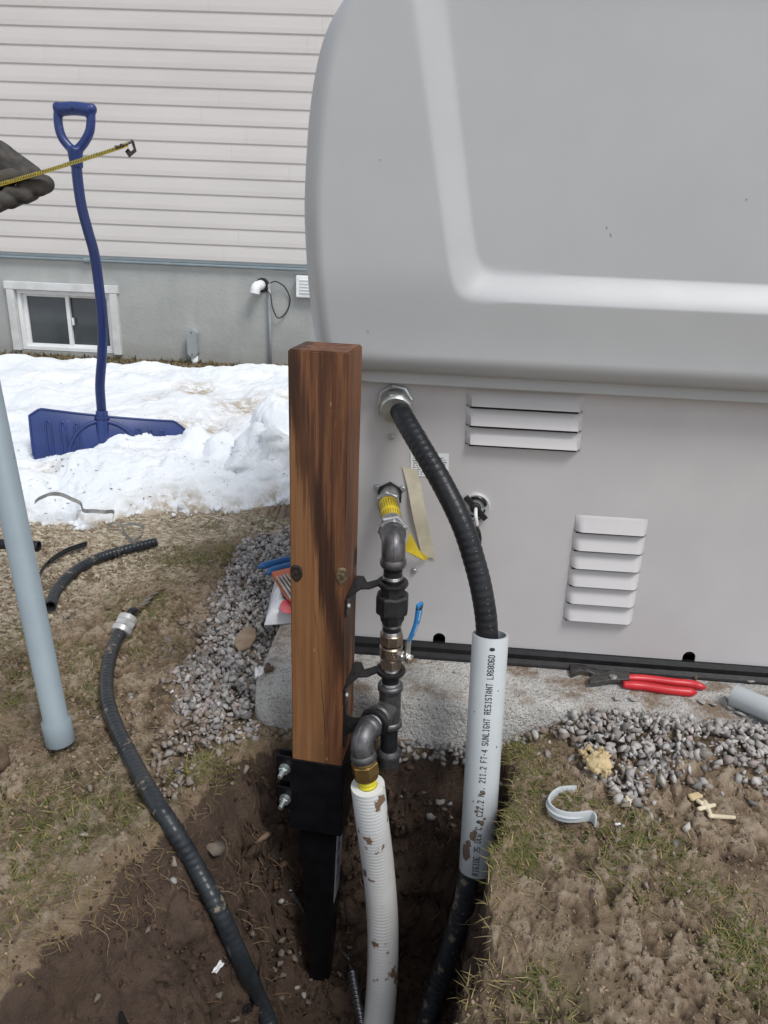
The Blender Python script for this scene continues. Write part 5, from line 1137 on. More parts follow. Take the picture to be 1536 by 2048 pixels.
# ------------------------------------------------------------------ tape and tag stuck on the generator
M_mask = pbr('masking_tape', (0.60, 0.55, 0.42), (0.52, 0.475, 0.36), 35, 0.6, 0, 0.35, 60)
ctl = [(819, 936, .0015), (829, 975, .004), (839, 1030, .010), (850, 1080, .006), (858, 1115, .004)]
mp = spline([atG(a, b, c) for a, b, c in ctl], 26); o = add('masking_tape', ribbon(mp, gt*0.0275-np.array([0, 0, 0.003]), 0.0006), M_mask, None); tag(o, 'strip of beige masking tape hanging on the panel beside the yellow connector', 'tape')
tri = [atG(820, 1064, .045), atG(808, 1100, .05), atG(828, 1112, .02), atG(850, 1121, .008), atG(857, 1116, .006), atG(838, 1100, .02)]
o = add('yellow_tag', extrude_poly(tri, gn*0.0006), M_yel); tag(o, 'yellow warning tag hanging below the gas elbow by the masking tape', 'tag')

# ------------------------------------------------------------------ pliers on the slab
def pad(px, py, h=0.0): return atZ(px, py, PADZ+0.001+h)
M_tool = pbr('worn_tool_steel', (0.13, 0.125, 0.12), (0.08, 0.077, 0.073), 90, 0.45, 0.75, dirt=(0.12, 0.08, 0.05), dscale=60, dlo=0.66, dhi=0.72)
M_red = pbr('red_dipped_grip', (0.58, 0.022, 0.030), (0.50, 0.016, 0.022), 25, 0.36)
pl = thing('pliers', 'red handled tongue and groove pliers lying on the slab', 'pliers', pad(1270, 1365))
zz = np.array([0, 0, 0.011])
add('jaw', baked(extrude_poly([pad(*q) for q in [(1137, 1337), (1160, 1328), (1168, 1334), (1172, 1343), (1185, 1344), (1212, 1352), (1240, 1356), (1238, 1366), (1206, 1360), (1182, 1354), (1160, 1350), (1142, 1357)]][::-1], zz), [('BEVEL', dict(width=0.0012, segments=2, limit_method='ANGLE'))]), M_tool, pl)
add('jaw', baked(extrude_poly([pad(a, b, 0.007) for a, b in [(1176, 1364), (1184, 1356), (1207, 1352), (1226, 1346), (1258, 1352), (1258, 1366), (1225, 1366), (1200, 1370), (1180, 1372)]][::-1], zz*0.8), [('BEVEL', dict(width=0.0012, segments=2, limit_method='ANGLE'))]), M_tool, pl)
tm = MB()
for k in range(7): tm.add(box(pad(1174+k*4.6, 1341+k*2.2, 0.011), (0.0016, 0.006, 0.003), rz(0.5)))
add('groove', tm, M_steel, pl); add('pivot', rev([(0.0075, 0), (0.0075, 0.004), (0.006, 0.005)], pad(1226, 1356, 0.0155), [0, 0, 1.0], 18), M_steel, pl, autosm=40)
for q in ([(1248, 1356), (1290, 1358), (1340, 1364), (1385, 1369), (1412, 1376)], [(1246, 1369), (1290, 1373), (1335, 1380), (1372, 1384), (1394, 1385)]):
    P = spline([pad(a, b, 0.008) for a, b in q], 40); r_ = np.concatenate([np.linspace(0.0068, 0.0085, 6), np.full(30, 0.0085), np.array([0.0078, 0.0066, 0.0045, 0.0015])]); v, f = tube(P, r_, 14); add('grip', (v, f), M_red, pl, True)

# blue pliers, drill bit case and plastic bag behind the post
bp = thing('pliers', 'blue handled pliers whose handles show left of the post', 'pliers', atZ(600, 1130, 0.13))
M_bluegrip = pbr('blue_dipped_grip', (0.022, 0.13, 0.33), (0.018, 0.105, 0.28), 25, 0.4)
for q in ([(516, 1134), (540, 1128), (580, 1119), (625, 1122)], [(532, 1147), (552, 1139), (585, 1131), (625, 1128)]):
    P = spline([atZ(a, b, 0.125) for a, b in q], 30); r_ = np.concatenate([[0.003, 0.006, 0.0082], np.full(27, 0.009)]); add('grip', tube(P, r_, 12), M_bluegrip, bp, True)
add('jaw', extrude_poly([atZ(a, b, 0.12) for a, b in [(622, 1116), (650, 1116), (668, 1124), (650, 1132), (622, 1134)]][::-1], np.array([0, 0, 0.011])), M_tool, bp)
bq = [[(551, 1140), (585, 1128), (640, 1120), (690, 1125)], [(543, 1170), (580, 1160), (640, 1155), (690, 1160)], [(535, 1205), (580, 1200), (640, 1195), (690, 1195)], [(528, 1234), (580, 1230), (640, 1228), (690, 1228)]]
nb_ = 40; BP = np.zeros((nb_, nb_, 3)); BQ = np.zeros_like(BP)
ctl = np.array([[atZ(a, b, 0.10) for a, b in row] for row in bq])
def bil(u, v):
    i = min(int(u*3), 2); j = min(int(v*3), 2); a = u*3-i; b = v*3-j
    return ctl[i, j]*(1-a)*(1-b)+ctl[i+1, j]*a*(1-b)+ctl[i, j+1]*(1-a)*b+ctl[i+1, j+1]*a*b
for i in range(nb_):
    for j in range(nb_):
        u, v = i/(nb_-1), j/(nb_-1); e = min(u, 1-u, v, 1-v)*6; pz = 0.030*min(e, 1)**0.5*(0.6+0.8*float(fbm(np.array([u*6.0]), np.array([v*6.0]), 310)[0]))+0.010*float(ridge(np.array([u*5.0+v*2]), np.array([v*7.0]), 311)[0])*min(e, 1)
        p = bil(u, v); BP[i, j] = p+np.array([0, 0, pz-0.02]); BQ[i, j] = p+np.array([0, 0, -0.021])
a, fa = gridl(BP); b, fb_ = gridl(BQ)
M_bag = pbr('translucent_bag_plastic', (0.62, 0.63, 0.66), (0.55, 0.56, 0.60), 14, 0.28, 0, 0.25, 60)
bag = add('plastic_bag', (np.concatenate([a, b]), [r[::-1] for r in fa]+[tuple(q+len(a) for q in r) for r in fb_]), M_bag, None, True); tag(bag, 'crumpled white plastic bag with a red print, half hidden by the post', 'bag')
def on_bag(px, py, h):
    return atZ(px, py, 0.118+h)
M_redp = pbr('red_bag_print', (0.60, 0.05, 0.075), (0.55, 0.16, 0.17), 20, 0.35)
add('print', extrude_poly([on_bag(a, b, 0.0) for a, b in [(561, 1208), (566, 1202), (580, 1200), (640, 1198), (640, 1228), (585, 1228), (566, 1226), (560, 1219)]][::-1], np.array([0, 0, 0.0012])), M_redp, bag)
cse = thing('drill_bit_case', 'orange plastic case holding steel drill bits on the plastic bag', 'tool case', on_bag(600, 1170, 0.0))
M_or = pbr('orange_plastic', (0.55, 0.11, 0.03), (0.48, 0.085, 0.022), 20, 0.4)
add('tray', extrude_poly([on_bag(a, b, 0.006) for a, b in [(543, 1150), (580, 1141), (640, 1135), (640, 1215), (590, 1212), (572, 1196), (556, 1172)]][::-1], np.array([0, 0, 0.008])), M_or, cse)
for k in range(4):
    A_ = on_bag(554+k*6.5, 1155-k*2, 0.018); B_ = on_bag(588+k*7, 1205-k*2, 0.018); add('drill_bit', tube([A_, A_+(B_-A_)*0.5, B_], 0.0032, 10), M_steel, cse, True)

# ------------------------------------------------------------------ grey pipe strap on the mud
sp_ = [(1152, 1578), (1138, 1579), (1118, 1585), (1103, 1597), (1095, 1612), (1099, 1626), (1112, 1636), (1132, 1641), (1152, 1640), (1168, 1637), (1181, 1634), (1187, 1639), (1190, 1648)]
P = spline([onG(a, b+6, 0.003) for a, b in sp_], 70); stp = thing('pipe_strap', 'open grey plastic pipe strap lying on its side on the mud', 'pipe strap', P.mean(0))
P[:, 2] = P[:, 2].mean()+0.010; add('band', baked(ribbon(P, np.array([0, 0.002, 0.019]), 0.0032), [('BEVEL', dict(width=0.0008, segments=2, limit_method='ANGLE'))]), M_pvc, stp, autosm=40)
Pn = P[8:58]; Tn = np.gradient(Pn, axis=0); side = np.cross(Tn, [0, 0, 1.0]); side /= np.linalg.norm(side, axis=1)[:, None]; cen_ = Pn[25]+(Pn[0]+Pn[-1]-2*Pn[25])*0.5; sgn = np.sign(np.sum(side*(Pn-cen_), 1))[:, None]
add('rib', tube(Pn+side*sgn*0.0022, np.concatenate([np.linspace(0.0004, 0.0022, 8), np.full(34, 0.0022), np.linspace(0.0022, 0.0004, 8)]), 8), M_pvc, stp, True)
o_ = P[2]+np.array([0, 0, 0.0]); add('screw_hole', rev([(0.003, 0), (0.003, 0.0006)], P[3]+nrm(np.cross(P[4]-P[2], [0, 0, 1.0]))*-0.0017*-1, nrm(np.cross(P[4]-P[2], [0, 0, 1.0])), 12), M_black, stp)

# ------------------------------------------------------------------ cream foam scraps, paper scraps, stones that can be picked out
M_foam = pbr('cream_expanding_foam', (0.56, 0.44, 0.25), (0.42, 0.32, 0.17), 60, 0.8, 0, 0.6, 150); M_foaml = pbr('pale_foam', (0.66, 0.58, 0.42), (0.55, 0.47, 0.32), 60, 0.8, 0, 0.4, 150)
def flake(c, s, seed, asp=1.0):
    n = 9; P = np.zeros((n, n, 3)); a = random.random()*6
    for i in range(n):
        for j in range(n):
            u = (i/(n-1)-0.5); v = (j/(n-1)-0.5); rr_ = 0.75+0.5*float(vn2(np.array([u*5+seed]), np.array([v*5.0]), seed)[0])
            x, y = u*s*rr_, v*s*rr_*asp; z = 0.6*s*(float(fbm(np.array([u*2.2+seed*3]), np.array([v*2.2]), 7)[0])-0.42)
            P[i, j] = np.array(c)+np.array([x*math.cos(a)-y*math.sin(a), x*math.sin(a)+y*math.cos(a), z])
    return baked(gridl(P), [('SOLIDIFY', dict(thickness=0.003)), ('SUBSURF', dict(levels=1))])
fc = onG(1196, 1532, 0.018); n = 110; q = RNG.normal(size=(n, 3))*np.array([0.017, 0.015, 0.006])
fv, ff_, _ = stones_mesh(fc+q+np.array([0, 0, 0.008]), RNG.uniform(0.003, 0.010, n), np.ones((n, 3))); core = MB().add((fv, [tuple(k) for k in ff_.tolist()])).add(rev([(0.022*math.cos(q), 0.011*math.sin(q)) for q in np.linspace(-1.4, 1.4, 9)], fc+np.array([0, 0, 0.007]), [0, 0, 1.0], 16))
fo = baked(core.get(), [('REMESH', dict(mode='VOXEL', voxel_size=0.0016))])
adj = {i: i for i in range(len(fo[0]))}
def root_(i):
    while adj[i] != i: adj[i] = adj[adj[i]]; i = adj[i]
    return i
for f in fo[1]:
    for q in f[1:]: adj[root_(q)] = root_(f[0])
rts = [root_(i) for i in range(len(fo[0]))]; big = max(set(rts), key=rts.count); mp_ = {}; keepv = []
for i, r_ in enumerate(rts):
    if r_ == big: mp_[i] = len(keepv); keepv.append(i)
fo = (fo[0][keepv], [tuple(mp_[q] for q in f) for f in fo[1] if f[0] in mp_])
o = add('foam_clump', fo, M_foam, None); tag(o, 'crumbled lump of cream expanding foam between gravel and mud', 'foam scrap')
def sticks(name, segs, lab, mat=None, r=4.2):
    z0 = onG(*segs[0][0], 0.006)
    S = []
    for a, b in segs: pa, pb = onG(*a, 0.008), onG(*b, 0.008); kk = np.linalg.norm(pa-CAMP)/FPX; S.append((pa, pb, r*kk, r*kk*0.9))
    o = add(name, capsule_blob(S, 0.0016, 2), mat or M_foaml, None, True); tag(o, lab, 'foam scrap'); return o
sticks('foam_scrap', [((1398, 1618), (1428, 1610)), ((1410, 1604), (1422, 1632)), ((1420, 1632), (1468, 1635)), ((1396, 1602), (1402, 1606))], 'pale foam scrap shaped like a cross at the right on the muddy gravel')
sticks('foam_scrap', [((1254, 1594), (1258, 1610)), ((1256, 1603), (1276, 1600))], 'little pale foam scrap right of the grey pipe strap')
sticks('foam_scrap', [((1380, 1592), (1395, 1588)), ((1384, 1598), (1402, 1592))], 'small tan foam crumb above the cross shaped scrap', M_foam)
M_paper = pbr('white_paper', (0.72, 0.72, 0.72), (0.62, 0.62, 0.62), 40, 0.7)
for nm, px, s, lab in [('paper_scrap', (519, 1345), 0.034, 'crumpled white paper scrap on the left edge of the slab'), ('paper_scrap', (436, 1938), 0.020, 'torn white paper scrap on the floor of the pit'), ('paper_scrap', (411, 1772), 0.012, 'tiny white scrap on the pit wall beside the armoured cable'), ('paper_scrap', (1236, 1650), 0.009, 'curled white shaving on the mud below the pipe strap'), ('paper_scrap', (344, 1385), 0.007, 'small white scrap on the mud left of the armoured cable')]:
    c = onG(px[0], px[1], 0.01); c = c if px[0] != 519 else atZ(519, 1345, PADZ+0.014); o = add(nm, flake(c, s, 500+len(lab), 0.45), M_paper, None, True); tag(o, lab, 'scrap')
M_leaf = pbr('dead_brown_soil_clod', (0.13, 0.09, 0.055), (0.08, 0.052, 0.032), 60, 0.95, 0, 0.8, 150)
for px, s, lab in [((552, 1218), 0.016, 'brown soil clod on the slab beside the plastic bag'), ((537, 1338), 0.011, 'small dark soil clod next to the paper scrap on the slab'), ((1390, 1352), 0.012, 'dark soil crumb behind the pliers handles')]:
    c = atZ(px[0], px[1], PADZ+s*0.4); S = [(c+RNG.normal(size=3)*s*0.4*np.array([1, 1, .3]), c+RNG.normal(size=3)*s*0.4*np.array([1, 1, .3]), s*0.5, s*0.35) for k in range(6)]
    o = add('soil_clod', capsule_blob(S, 0.0022, 1), M_leaf, None, True); tag(o, lab, 'clod')
S = [(onG(-8, 1522, 0.02), onG(-4, 1500, 0.03), 0.022, 0.016), (onG(-22, 1530, 0.02), onG(-12, 1512, 0.03), 0.02, 0.016)]
o = add('dark_stone', capsule_blob(S, 0.003, 1), M_leaf, None, True); tag(o, 'dark muddy stone cut by the left edge of the photo', 'stone')
# flat tan stone among the gravel
fs = [(466, 1290), (480, 1268), (497, 1256), (512, 1262), (513, 1280), (500, 1298), (478, 1306)]
M_flag = pbr('tan_flat_stone', (0.30, 0.225, 0.155), (0.23, 0.165, 0.11), 30, 0.9, 0, 0.4, 90)
o = add('flat_stone', baked(extrude_poly([atZ(a, b, 0.012) for a, b in fs][::-1], np.array([0, 0, 0.008])), [('BEVEL', dict(width=0.003, segments=2, limit_method='ANGLE'))]), M_flag, None, autosm=40); tag(o, 'flat tan stone lying in the gravel left of the slab', 'stone')
# loose stones: each one its own object
M_stone = pbr('pale_limestone', (0.40, 0.385, 0.37), (0.30, 0.285, 0.27), 60, 0.9, 0, 0.5, 160); M_stoneb = pbr('brown_stone', (0.24, 0.16, 0.11), (0.18, 0.12, 0.08), 60, 0.9, 0, 0.5, 160)
shapes = [mesh('loose_stone', v, f, M_stone) for v, f in stone_shapes()]; M_stonem = pbr('muddy_stone', (0.215, 0.185, 0.155), (0.12, 0.092, 0.068), 45, 0.9, 0, 0.5, 160); shapesm = [mesh('muddy_stone', v, f, M_stonem) for v, f in stone_shapes()]; shapesb = [mesh('loose_stone_brown', v, f, M_stoneb) for v, f in stone_shapes()]
def loose(px, py, r, label, group, onpad=False, brown=False, flat=0.8, mud=False):
    p = atZ(px, py, PADZ+r*0.35) if onpad else onG(px, py, r*0.3)
    o = bpy.data.objects.new('stone', random.choice(shapesb if brown else shapesm if mud else shapes)); COL.objects.link(o); o.location = tuple(p); o.scale = (r, r, r*flat); o.rotation_euler = (random.uniform(-.3, .3), random.uniform(-.3, .3), random.uniform(0, 6)); tag(o, label, 'stone', group); return o
for (a, b, r, lab) in [(911, 1341, .010, 'pale pebble on the slab left of the grey sleeve'), (1235, 1398, .011, 'flat pale chip on the slab under the pliers, the left one of two'), (1263, 1397, .011, 'flat pale chip on the slab under the pliers, the right one of two'), (1367, 1384, .008, 'little pale chip just below the pliers handle'), (1405, 1402, .012, 'pale chip on the slab near the tip of the pliers handles'), (1425, 1409, .010, 'pale chip on the slab between pliers and grey pipe'), (1462, 1413, .013, 'flat chip on the slab under the end of the grey pipe'), (1480, 1428, .013, 'pale flake on the slab edge below the grey pipe'), (1452, 1398, .010, 'chip touching the end of the grey pipe'), (1498, 1362, .013, 'larger grey stone behind the grey pipe on the slab'), (1485, 1355, .009, 'small pale stone by the base rail behind the grey pipe'), (1532, 1358, .009, 'pale stone by the base rail at the right edge'), (815, 1321, .008, 'pale chip on the slab below the ball valve'), (1290, 1423, .010, 'pale chip on the front edge of the slab')]:
    loose(a, b, r, lab, 'stones on the slab', True, flat=0.55)
loose(1077, 1328, .010, 'reddish brown stone on the slab against the base rail', 'stones on the slab', True, True, 0.9)
for (a, b, r, lab) in [(1135+0, 1490, .0, '')][:0]: pass
pl_ = [(855, 1605, .013), (880, 1600, .014), (862, 1628, .014), (888, 1618, .012), (900, 1605, .011), (898, 1632, .012), (905, 1650, .012), (838, 1612, .012), (820, 1622, .013), (800, 1640, .011), (782, 1595, .010), (802, 1590, .009), (848, 1585, .008)]
for i, (a, b, r) in enumerate(pl_): loose(a, b, r, 'grey stone in the small heap on the pit wall between hose and sleeve', 'stones heaped on the pit wall', flat=0.9, mud=i % 3 == 0)
pl2 = [(562, 1803, .011), (574, 1800, .011), (563, 1878, .014), (560, 1908, .013), (540, 1895, .012), (535, 1912, .010), (520, 1892, .010), (558, 1926, .013), (578, 1905, .010), (590, 1915, .011), (592, 1975, .012), (565, 1952, .011), (540, 1955, .012), (547, 1940, .010), (560, 1995, .012), (482, 1928, .011), (494, 1975, .013), (440, 1990, .013), (698, 1895, .010), (680, 1945, .011), (608, 1990, .010), (615, 2004, .010), (575, 1990, .010), (505, 1868, .009), (515, 1845, .009), (345, 1762, .010), (196, 1992, .010), (295, 1860, .010), (470, 2040, .012), (620, 1960, .009), (600, 1905, .009)]
own = {(698, 1895): 'muddy stone right of the spike beside the twisted metal tail', (680, 1945): 'muddy stone at the right foot of the spike by the spiral armour', (345, 1762): 'lone pebble high on the left pit wall beside the armoured cable', (196, 1992): 'lone muddy stone at the lower left of the pit', (295, 1860): 'lone small stone in the middle of the left pit slope', (440, 1990): 'muddy stone left of the armoured cable above the thin wire', (470, 2040): 'muddy stone at the bottom edge between wire and armoured cable', (482, 1928): 'muddy stone touching the left side of the armoured cable', (562, 1803): 'left one of two stones beside the twisted metal strip', (574, 1800): 'right one of two stones beside the twisted metal strip', (494, 1975): 'muddy stone just left of the armoured cable low in the pit', (515, 1845): 'uppermost small stone right of the armoured cable'}
for i, (a, b, r) in enumerate(pl2): loose(a, b, r*0.92, own.get((a, b), 'muddy grey stone in the cluster between the armoured cable and the spike'), 'stones on the pit floor', flat=0.85, mud=i % 5 != 0)
sidec = [(425, 1692, .022), (860, 1760, .0)][:1]
loose(425, 1690, .026, 'brown half buried stone in the pit wall right of the armoured cable', 'stones in the pit wall', mud=True); loose(600, 1640, .013, 'tan stone in the pit wall left of the spike socket', 'stones in the pit wall', brown=True); loose(520, 1672, .028, 'dark brown stone bulging from the pit wall left of the spike', 'stones in the pit wall', brown=True)

# metal bits in the pit
M_foil = pbr('crumpled_bright_metal', (0.55, 0.55, 0.56), (0.35, 0.35, 0.36), 40, 0.3, 0.85)
P = spline([onG(a, b, 0.012) for a, b in [(578, 1780), (590, 1797), (602, 1812), (611, 1835), (617, 1860)]], 26); wv = np.stack([0.010*np.cos(np.linspace(0, 2.4, 26)), 0.004*np.sin(np.linspace(0, 5, 26)), 0.008*np.sin(np.linspace(0.3, 3, 26))], -1)
o = add('metal_strip', ribbon(P, wv, 0.0008), M_foil, None, True); tag(o, 'twisted bright metal strip against the left side of the black spike', 'metal scrap')
spn = spline([onG(a, b, 0.014) for a, b in [(705, 1945), (712, 1985), (719, 2020), (726, 2060)]], 160)
arl = thing('armour_scrap', 'stripped spiral metal armour with a twisted tail between spike and white hose', 'metal scrap', spn[0])
add('spiral', tube(spn, 0.0095, 16, helix=(0.14, 0.0085, 1.0, 0.6)), M_foil, arl, True)
P = spline([onG(a, b, 0.016) for a, b in [(675, 1884), (684, 1900), (694, 1915), (700, 1930), (706, 1945)]], 30); ang = np.linspace(0, 7, 30); add('tail', ribbon(P, np.stack([0.008*np.cos(ang), 0.003*np.cos(ang), 0.008*np.sin(ang)], -1), 0.0008), M_foil, arl, True)
p0, p1 = onG(492, 2018, 0.008), onG(516, 2008, 0.008); o = add('black_tube_scrap', pipe_shell(p0, p1-p0, float(np.linalg.norm(p1-p0)), 0.007, 0.005, 16), M_liq, None, autosm=40); tag(o, 'short black tube scrap on the pit floor beside the armoured cable', 'pipe scrap')
o = add('thin_wire', tube(spline([onG(a, b, 0.008) for a, b in [(368, 2050), (380, 2022), (405, 2008), (432, 2003), (445, 2006)]], 40), 0.0014, 6), M_strand2, None, True); tag(o, 'thin curved wire poking from the pit floor at the bottom', 'wire')
o = add('wrapper_scrap', extrude_poly([onG(a, b, 0.012) for a, b in [(238, 2060), (240, 2022), (246, 2022), (252, 2038), (262, 2060)]], np.array([0.002, -0.006, 0.003])), M_black, None); tag(o, 'black wrapper corner at the bottom edge of the pit', 'wrapper')

# ------------------------------------------------------------------ gravel beds
def bed(poly, n, rmin, rmax, seed, ragged=0.06, zlift=0.0, muddy=0.0):
    P = np.array(poly); lo = P.min(0)-0.1; hi = P.max(0)+0.1; x = RNG.uniform(lo[0], hi[0], n); y = RNG.uniform(lo[1], hi[1], n)
    s = polydist(poly, x, y, True)*np.where(inpoly(poly, x, y), 1, -1)+ragged*2*(fbm(x*9, y*9, seed)-0.5)
    keep = (s > 0) | ((s > -0.10) & (RNG.random(n) < 0.16*np.exp(s/0.04)))
    q = np.stack([x-GO[0], y-GO[1]], -1); u = q@gt[:2]; w = q@gn[:2]; keep &= ~((u > pu0-0.002) & (w < pw+0.002))
    keep &= RNG.random(n) < 0.62+0.6*fbm(x*7+3, y*7, seed+1)
    x, y, s = x[keep], y[keep], s[keep]; r = 0.6*rmin+(1.12*rmax-0.6*rmin)*RNG.random(len(x))**1.5; z, d, ins, dm = gbase(x, y)
    ok = ~(ins & (d > 0.06)); x, y, z, r, s = x[ok], y[ok], z[ok], r[ok], s[ok]
    z = z+np.where(s > 0, RNG.uniform(-0.004, 0.010, len(x)), -0.002)+0.012*sstep(0, 0.08, s)+zlift
    g = RNG.uniform(0.28, 0.54, len(x)); c = np.stack([g*1.0, g*0.95, g*0.90], -1)
    pk = RNG.random(len(x)) < 0.12; c[pk] *= np.array([1.0, 0.90, 0.86]); dk = RNG.random(len(x)) < 0.18; c[dk] *= 0.6
    md = RNG.random(len(x)) < np.clip(0.40-s*7, 0.04, 0.7)+muddy; c[md] = c[md]*0.35+np.array([0.19, 0.135, 0.09])*0.65
    return stones_mesh(np.stack([x, y, z], -1), r, c)
v, f, c = bed(GL, 14500, 0.0065, 0.0135, 600); o = bpy.data.objects.new('gravel', mesh('gravel', v, f, M_gravel, False, c)); COL.objects.link(o); tag(o, 'grey crushed stone bed between the slab and the muddy lawn on the left', 'gravel', None, 'stuff')
v, f, c = bed(GRt, 15500, 0.0065, 0.0128, 610); o = bpy.data.objects.new('gravel', mesh('gravel', v, f, M_gravel, False, c)); COL.objects.link(o); tag(o, 'grey crushed stone along the front of the slab on the right', 'gravel', None, 'stuff')
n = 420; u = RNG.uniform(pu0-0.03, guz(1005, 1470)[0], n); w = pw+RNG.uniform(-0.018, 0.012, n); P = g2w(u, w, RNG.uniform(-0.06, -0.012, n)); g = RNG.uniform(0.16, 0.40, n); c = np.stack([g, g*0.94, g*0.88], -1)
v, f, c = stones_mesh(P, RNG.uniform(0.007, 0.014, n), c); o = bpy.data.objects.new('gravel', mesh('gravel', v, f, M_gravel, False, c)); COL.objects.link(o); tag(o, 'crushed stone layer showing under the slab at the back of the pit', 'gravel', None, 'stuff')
MG = zp([(330, 1310), (400, 1230), (470, 1180), (500, 1250), (520, 1400), (470, 1490), (420, 1510), (390, 1560), (350, 1590), (310, 1480), (330, 1400)])
v, f, c = bed(MG, 3000, 0.005, 0.0125, 630, 0.07, -0.004, 0.75); o = bpy.data.objects.new('muddy_gravel', mesh('muddy_gravel', v, f, M_gravel, False, c)); COL.objects.link(o); tag(o, 'mud coated gravel trodden out beyond the stone bed on the left', 'gravel', None, 'stuff')
# stray stones pressed in the mud, left of the bed and far right
n = 900; x = RNG.uniform(-0.75, 0.75, n); y = RNG.uniform(0.75, 1.75, n); z, d, ins, dm = gbase(x, y); kp = (~ins) & ((fbm(x*4, y*4, 640) > 0.52)) & (RNG.random(n) < 0.5); x, y, z = x[kp], y[kp], z[kp]
g = RNG.uniform(0.16, 0.36, len(x)); c = np.stack([g, g*0.86, g*0.72], -1); v, f, c = stones_mesh(np.stack([x, y, z+0.002], -1), RNG.uniform(0.003, 0.009, len(x)), c)
o = bpy.data.objects.new('pebbles', mesh('pebbles', v, f, M_gravel, False, c)); COL.objects.link(o); tag(o, 'small pebbles trodden into the mud', 'pebbles', None, 'stuff')

# ------------------------------------------------------------------ mud clods, grass, straw, roots
def surf(x, y):
    z, d, ins, dm = gbase(x, y); return z+gdetail(x, y, d, ins, sstep(1.5, 3.2, np.hypot(x, y))), d, ins
n = 26000; x = RNG.uniform(-1.0, 0.85, n); y = 0.45+1.55*RNG.random(n)**1.2; kp = (fbm(x*6, y*6, 655, 3) > 0.42) | (RNG.random(n) < 0.25); q = np.stack([x-GO[0], y-GO[1]], -1); kp &= ~((q@gt[:2] > pu0-0.01) & (q@gn[:2] < pw+0.01)); x, y = x[kp], y[kp]; n = len(x)
z, d, ins = surf(x, y)
c = np.where(ins[:, None], np.array([0.075, 0.046, 0.032]), np.array([0.25, 0.185, 0.128]))*RNG.uniform(0.5, 1.4, (n, 1)); r = RNG.uniform(0.002, 0.0065, n)*np.where(RNG.random(n) < 0.05, 1.5, 1.0)*np.where((x > 0.1) & ~ins, 0.75, 1.0)
v, f, c = stones_mesh(np.stack([x, y, z], -1), r, c); o = bpy.data.objects.new('soil_crumbs', mesh('soil_crumbs', v, f, tint_material('crumb_soil', 0.95, 0.6), False, c)); COL.objects.link(o); tag(o, 'crumbs of soil scattered over the mud and the pit', 'soil', None, 'stuff')
# lumps of earth breaking out of the steep pit walls
n = 520; S = spline([(*q, 0) for q in P_left[-2:-1]+P_back[:-1]], 800)[:, :2]; k = RNG.integers(0, 800, n); dv = np.array([[-0.12, 0.92]])-S[k]; dv /= np.linalg.norm(dv, axis=1)[:, None]; P = S[k]+dv*RNG.uniform(0.010, 0.042, (n, 1)); zz_ = -0.05-0.44*RNG.random(n)
c = np.array([0.075, 0.046, 0.032])*RNG.uniform(0.5, 1.1, (n, 1))
v, f, c = stones_mesh(np.column_stack([P, zz_]), 0.003+0.010*RNG.random(n)**2.5, c); o = bpy.data.objects.new('earth_lumps', mesh('earth_lumps', v, f, bpy.data.materials['crumb_soil'], False, c)); COL.objects.link(o); tag(o, 'dark lumps of earth sticking out of the steep pit walls', 'soil', None, 'stuff')
def grow(xy, cols, hmin, hmax, wmin, wmax, lmin, lmax, name, label, cat, sink=0.003):
    x, y = xy[:, 0], xy[:, 1]; z, d, ins = surf(x, y); ok = ~(ins & (d > 0.05)); x, y, z = x[ok], y[ok], z[ok]; cols = cols[ok]; n = len(x)
    v, f, c = blades(np.stack([x, y, z-sink], -1), RNG.uniform(hmin, hmax, n), RNG.uniform(wmin, wmax, n), RNG.uniform(lmin, lmax, n), RNG.uniform(0, 6.283, n), cols)
    o = bpy.data.objects.new(name, mesh(name, v, f, M_blade, False, c)); COL.objects.link(o); tag(o, label, cat, None, 'stuff'); return o
def off_pad(xy):
    q = xy-GO[:2]; u = q@gt[:2]; w = q@gn[:2]; return ~((u > pu0-0.01) & (w < pw+0.01))
def cluster(spots):
    out = []
    for a, b, r, n in spots:
        n = int(n*2.3)
        p = atZ(a, b, 0)[:2]; sub = p+RNG.normal(size=(max(3, n//16), 2))*r*0.55; k = RNG.integers(0, len(sub), n); out.append(sub[k]+RNG.normal(size=(n, 2))*0.010)
    return np.concatenate(out)
green = [(400, 1115, .12, 900), (450, 1110, .08, 500), (350, 1125, .07, 300), (290, 1230, .08, 420), (330, 1190, .07, 260), (230, 1210, .05, 140), (30, 1300, .10, 420), (90, 1340, .09, 260), (170, 1320, .07, 200), (190, 1400, .07, 240), (60, 1390, .08, 240), (20, 1440, .07, 200), (270, 1300, .05, 160), (1050, 1540, .045, 260), (1040, 1500, .04, 180), (1050, 1590, .04, 200), (1035, 1650, .04, 240), (1020, 1715, .04, 300), (1075, 1710, .05, 150), (1130, 1610, .035, 160), (1240, 1680, .06, 320), (1320, 1700, .05, 140), (430, 1520, .035, 200), (400, 1545, .03, 140), (150, 1640, .08, 240), (90, 1700, .07, 160), (40, 1620, .06, 160), (250, 1625, .06, 180), (120, 1560, .07, 160), (1500, 1930, .05, 320), (1480, 1900, .04, 160), (1400, 1780, .06, 160), (1220, 1780, .05, 90), (1050, 1990, .05, 130), (420, 1055, .05, 130), (530, 1050, .05, 160), (1330, 1760, .04, 90), (60, 1790, .05, 140)]
xy = cluster(green); xy = xy[off_pad(xy)]; n = len(xy); t = RNG.random((n, 1)); cols = (1-t)*np.array([0.082, 0.108, 0.026])+t*np.array([0.165, 0.160, 0.050]); pale = RNG.random(n) < 0.22; cols[pale] = np.array([0.33, 0.25, 0.11])*RNG.uniform(0.6, 1.1, (pale.sum(), 1))
